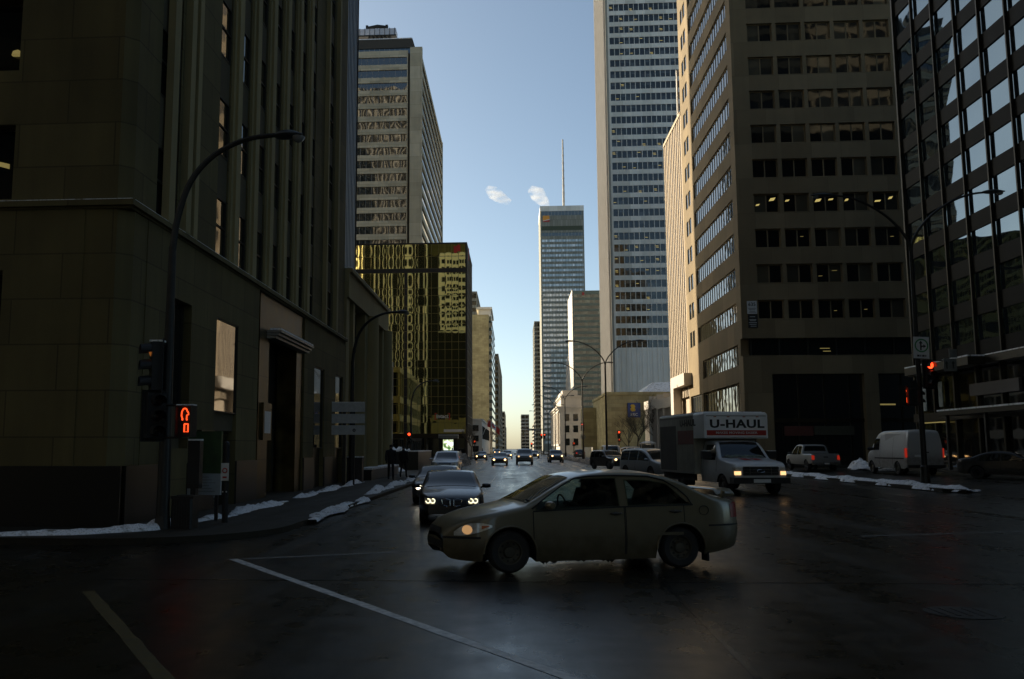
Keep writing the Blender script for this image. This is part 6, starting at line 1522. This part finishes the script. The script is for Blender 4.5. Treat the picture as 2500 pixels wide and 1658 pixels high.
S.sp('rub_strip', UNDER, r, -2.5, 1.3, .86, .93, .014, 16, 1); S.sp('door_gap', SEAM, r, .60, .62, .45, 2.2, .006, 1, 8); S.sp('door_gap', SEAM, r, -1.08, -1.06, .45, 2.2, .006, 1, 8)
m = MB(); m.grid(S.side_patch(.4, .62, .95, 1.9, .006, 2, 6, 1), flip=True) if False else None
for g in (1, -1):
    m2 = MB(); m2.box(-2.775, -2.60, min(g * .93, g * 1.005), max(g * .93, g * 1.005), .95, 1.45); m2.build('tail_light', TAILR, r)
    dr = S.ep('rear_door', PV, r, -1, min(g * .012, g * .9), max(g * .012, g * .9), .55, 2.24, .012); m2 = MB(); m2.box(-2.80, -2.765, min(g * .05, g * .2), max(g * .05, g * .2), 1.2, 1.26); m2.build('door_handle', BLACKP, dr)
    m2 = MB(); m2.box(-2.785, -2.765, min(g * .14, g * .8), max(g * .14, g * .8), 1.5, 2.05); m2.build('door_panel', PV, dr)
    for xw in S.wheels: wheel(r, xw, g * .87, .35, g, .22, RIMS, 0)
    mirror(r, 1.35, g * 1.0, 1.4, g, BLACKP, 1.6)
m = MB(); m.box(-2.90, -2.76, -.98, .98, .40, .55); m.box(-2.78, -2.765, .2, .55, .98, 1.1, 1); m.build('bumper', [BLACKP, SIGNW], r)
finish(r, 23.75, 57.6, R(90 + 1), 1.08)

# ================================================================ walkers
CLOTH = plain('dark_coat', (.012, .012, .013), .9); TROU = plain('dark_trousers', (.012, .013, .016), .9); SKIN = plain('skin', (.30, .18, .12), .6)
HAIRM = plain('dark_hat', (.02, .016, .014), .9)
def skin_mesh(name, V, E, rad, mat, parent):
    me = bpy.data.meshes.new(name); me.from_pydata(V, E, []); me.update(); o = bpy.data.objects.new(name, me); COL.objects.link(o)
    md = o.modifiers.new('s', 'SKIN'); sv = me.skin_vertices[0].data
    for i, q in enumerate(rad): sv[i].radius = (q if hasattr(q, '__len__') else (q, q)); sv[i].use_root = (i == 0)
    sb = o.modifiers.new('d', 'SUBSURF'); sb.levels = 2; sb.render_levels = 2
    bpy.context.view_layer.update(); m2 = bpy.data.meshes.new_from_object(o.evaluated_get(bpy.context.evaluated_depsgraph_get()))
    bpy.data.objects.remove(o); m2.materials.clear(); m2.materials.append(mat); m2.polygons.foreach_set('use_smooth', [True] * len(m2.polygons))
    o = bpy.data.objects.new(name, m2); COL.objects.link(o); o.parent = parent; return o
def person(label, x, y, rz, st=1., sc=1.0, bag=False):
    r = thing('person', label, 'person')
    V = [(0, 0, .95), (0, .01, 1.2), (0, 0, 1.42), (0, -.01, 1.53), (0, -.02, 1.62), (0, -.02, 1.72),
         (.19, 0, 1.43), (.24, .08 * st, 1.16), (.23, -.02 * st, .92), (.23, -.05 * st, .84), (-.19, 0, 1.43), (-.24, -.08 * st, 1.16), (-.24, -.16 * st, .93), (-.24, -.2 * st, .85),
         (.09, 0, .90), (.10, -.13 * st, .50), (.10, -.20 * st, .09), (.10, -.33 * st, .05), (-.09, 0, .90), (-.10, .10 * st, .50), (-.10, .30 * st, .15), (-.10, .20 * st, .05)]
    E = [(0, 1), (1, 2), (2, 3), (3, 4), (4, 5), (2, 6), (6, 7), (7, 8), (8, 9), (2, 10), (10, 11), (11, 12), (12, 13), (0, 14), (14, 15), (15, 16), (16, 17), (0, 18), (18, 19), (19, 20), (20, 21)]
    rad = [.13, .14, .14, .06, .085, .09, .07, .055, .04, .035, .07, .055, .04, .035, .09, .065, .05, .045, .09, .065, .05, .045]
    skin_mesh('body', V, E, rad, TROU, r)
    V2 = [(0, .0, .78), (0, 0, 1.0), (0, .01, 1.25), (0, 0, 1.43), (0, -.005, 1.52), (.20, 0, 1.43), (.255, .08 * st, 1.16), (.24, -.02 * st, .94), (-.20, 0, 1.43), (-.255, -.08 * st, 1.16), (-.25, -.15 * st, .95)]
    skin_mesh('coat', V2, [(0, 1), (1, 2), (2, 3), (3, 4), (3, 5), (5, 6), (6, 7), (3, 8), (8, 9), (9, 10)], [(.21, .17), (.19, .15), (.185, .15), (.165, .13), .085, .09, .075, .062, .09, .075, .062], CLOTH, r)
    skin_mesh('face', [(0, -.05, 1.57), (0, -.06, 1.64), (0, -.13, 1.63)], [(0, 1), (1, 2)], [.055, .07, .018], SKIN, r)
    skin_mesh('hat', [(0, .0, 1.66), (0, -.015, 1.72), (0, -.01, 1.78)], [(0, 1), (1, 2)], [.098, .098, .06], HAIRM, r)
    if bag:
        m = MB(); m.box(-.38, -.27, -.25, .05, .55, .85); m.tube([(-.32, -.2, .85), (-.3, -.18, .93), (-.32, 0, .85)], .012, 5); b = m.build('bag', SIGNK, r, True, True)
    finish(r, x, y, rz, sc, .13); return r
person('walker in a long dark coat striding on the left pavement, the nearer of two', -6.92, 51, R(12), 1., 1.12)
person('second walker in dark clothes just behind and right of the nearer one', -6.75, 55.5, R(-10), -1., 1.08)
person('walker in black waiting beside the far left corner kerb', -7.9, 117, R(60), .3, 1.05)
person('walker in dark clothes at the foot of the low pale building', -8.1, 236, R(-80), .6, 1.05)
person('walker in dark clothes on the pavement before the beige hall', 20.6, 152, R(90), .8, 1.05)
# manhole covers and a tar seam or two in the road
for (x, y), lb in zip([(3.4, 31), (-.3, 58), (5.2, 11.2)], ['iron manhole cover in the wet road behind the crossing sedan', 'iron manhole cover far up the left lane', 'iron manhole cover in the dark road nearest the viewer']):
    r = thing('manhole_cover', lb, 'manhole cover', 'manhole covers'); m = MB(); m.lathe([(.42, .002), (.42, .008), (.36, .010), (.001, .010)], 28)
    for k in range(5): m.box(-.3 + k * .13, -.27 + k * .13, -.25, .25, .010, .016)
    m.build('lid', STEEL, r); r.location = (x, y, 0)
TAR = plain('tar_seam', (.006, .006, .006), .25)
line('tar_seam', (-6, 13.1), (16, 13.9), .07, TAR, .003); line('tar_seam', (2.0, 7), (2.6, 40), .06, TAR, .003); line('tar_seam', (-1.4, 20), (-1.2, 70), .06, TAR, .003)
r = thing('person', 'driver in dark clothes at the wheel of the crossing sedan', 'person')
skin_mesh('body', [(.02, .36, .80), (-.02, .36, 1.0), (-.02, .36, 1.10), (.0, .36, 1.17), (.02, .36, 1.26), (.09, .36, 1.235), (-.01, .56, 1.0), (.14, .56, .86), (.36, .46, .98), (-.01, .16, 1.0), (.14, .16, .86), (.36, .27, .98)],
          [(0, 1), (1, 2), (2, 3), (3, 4), (4, 5), (1, 6), (6, 7), (7, 8), (1, 9), (9, 10), (10, 11)], [.13, .14, .06, .07, .085, .03, .075, .055, .04, .075, .055, .04], CLOTH, r)
skin_mesh('face', [(.045, .36, 1.17), (.055, .36, 1.245), (.125, .36, 1.215)], [(0, 1), (1, 2)], [.055, .062, .016], SKIN, r)
skin_mesh('hair', [(.0, .36, 1.27), (-.03, .36, 1.22), (.03, .36, 1.315)], [(0, 1), (0, 2)], [.092, .08, .07], HAIRM, r)
finish(r, 1.10, 15.40, R(180 + 17.5), 1.055); r.scale = (1.10, 1.06, 1.055)
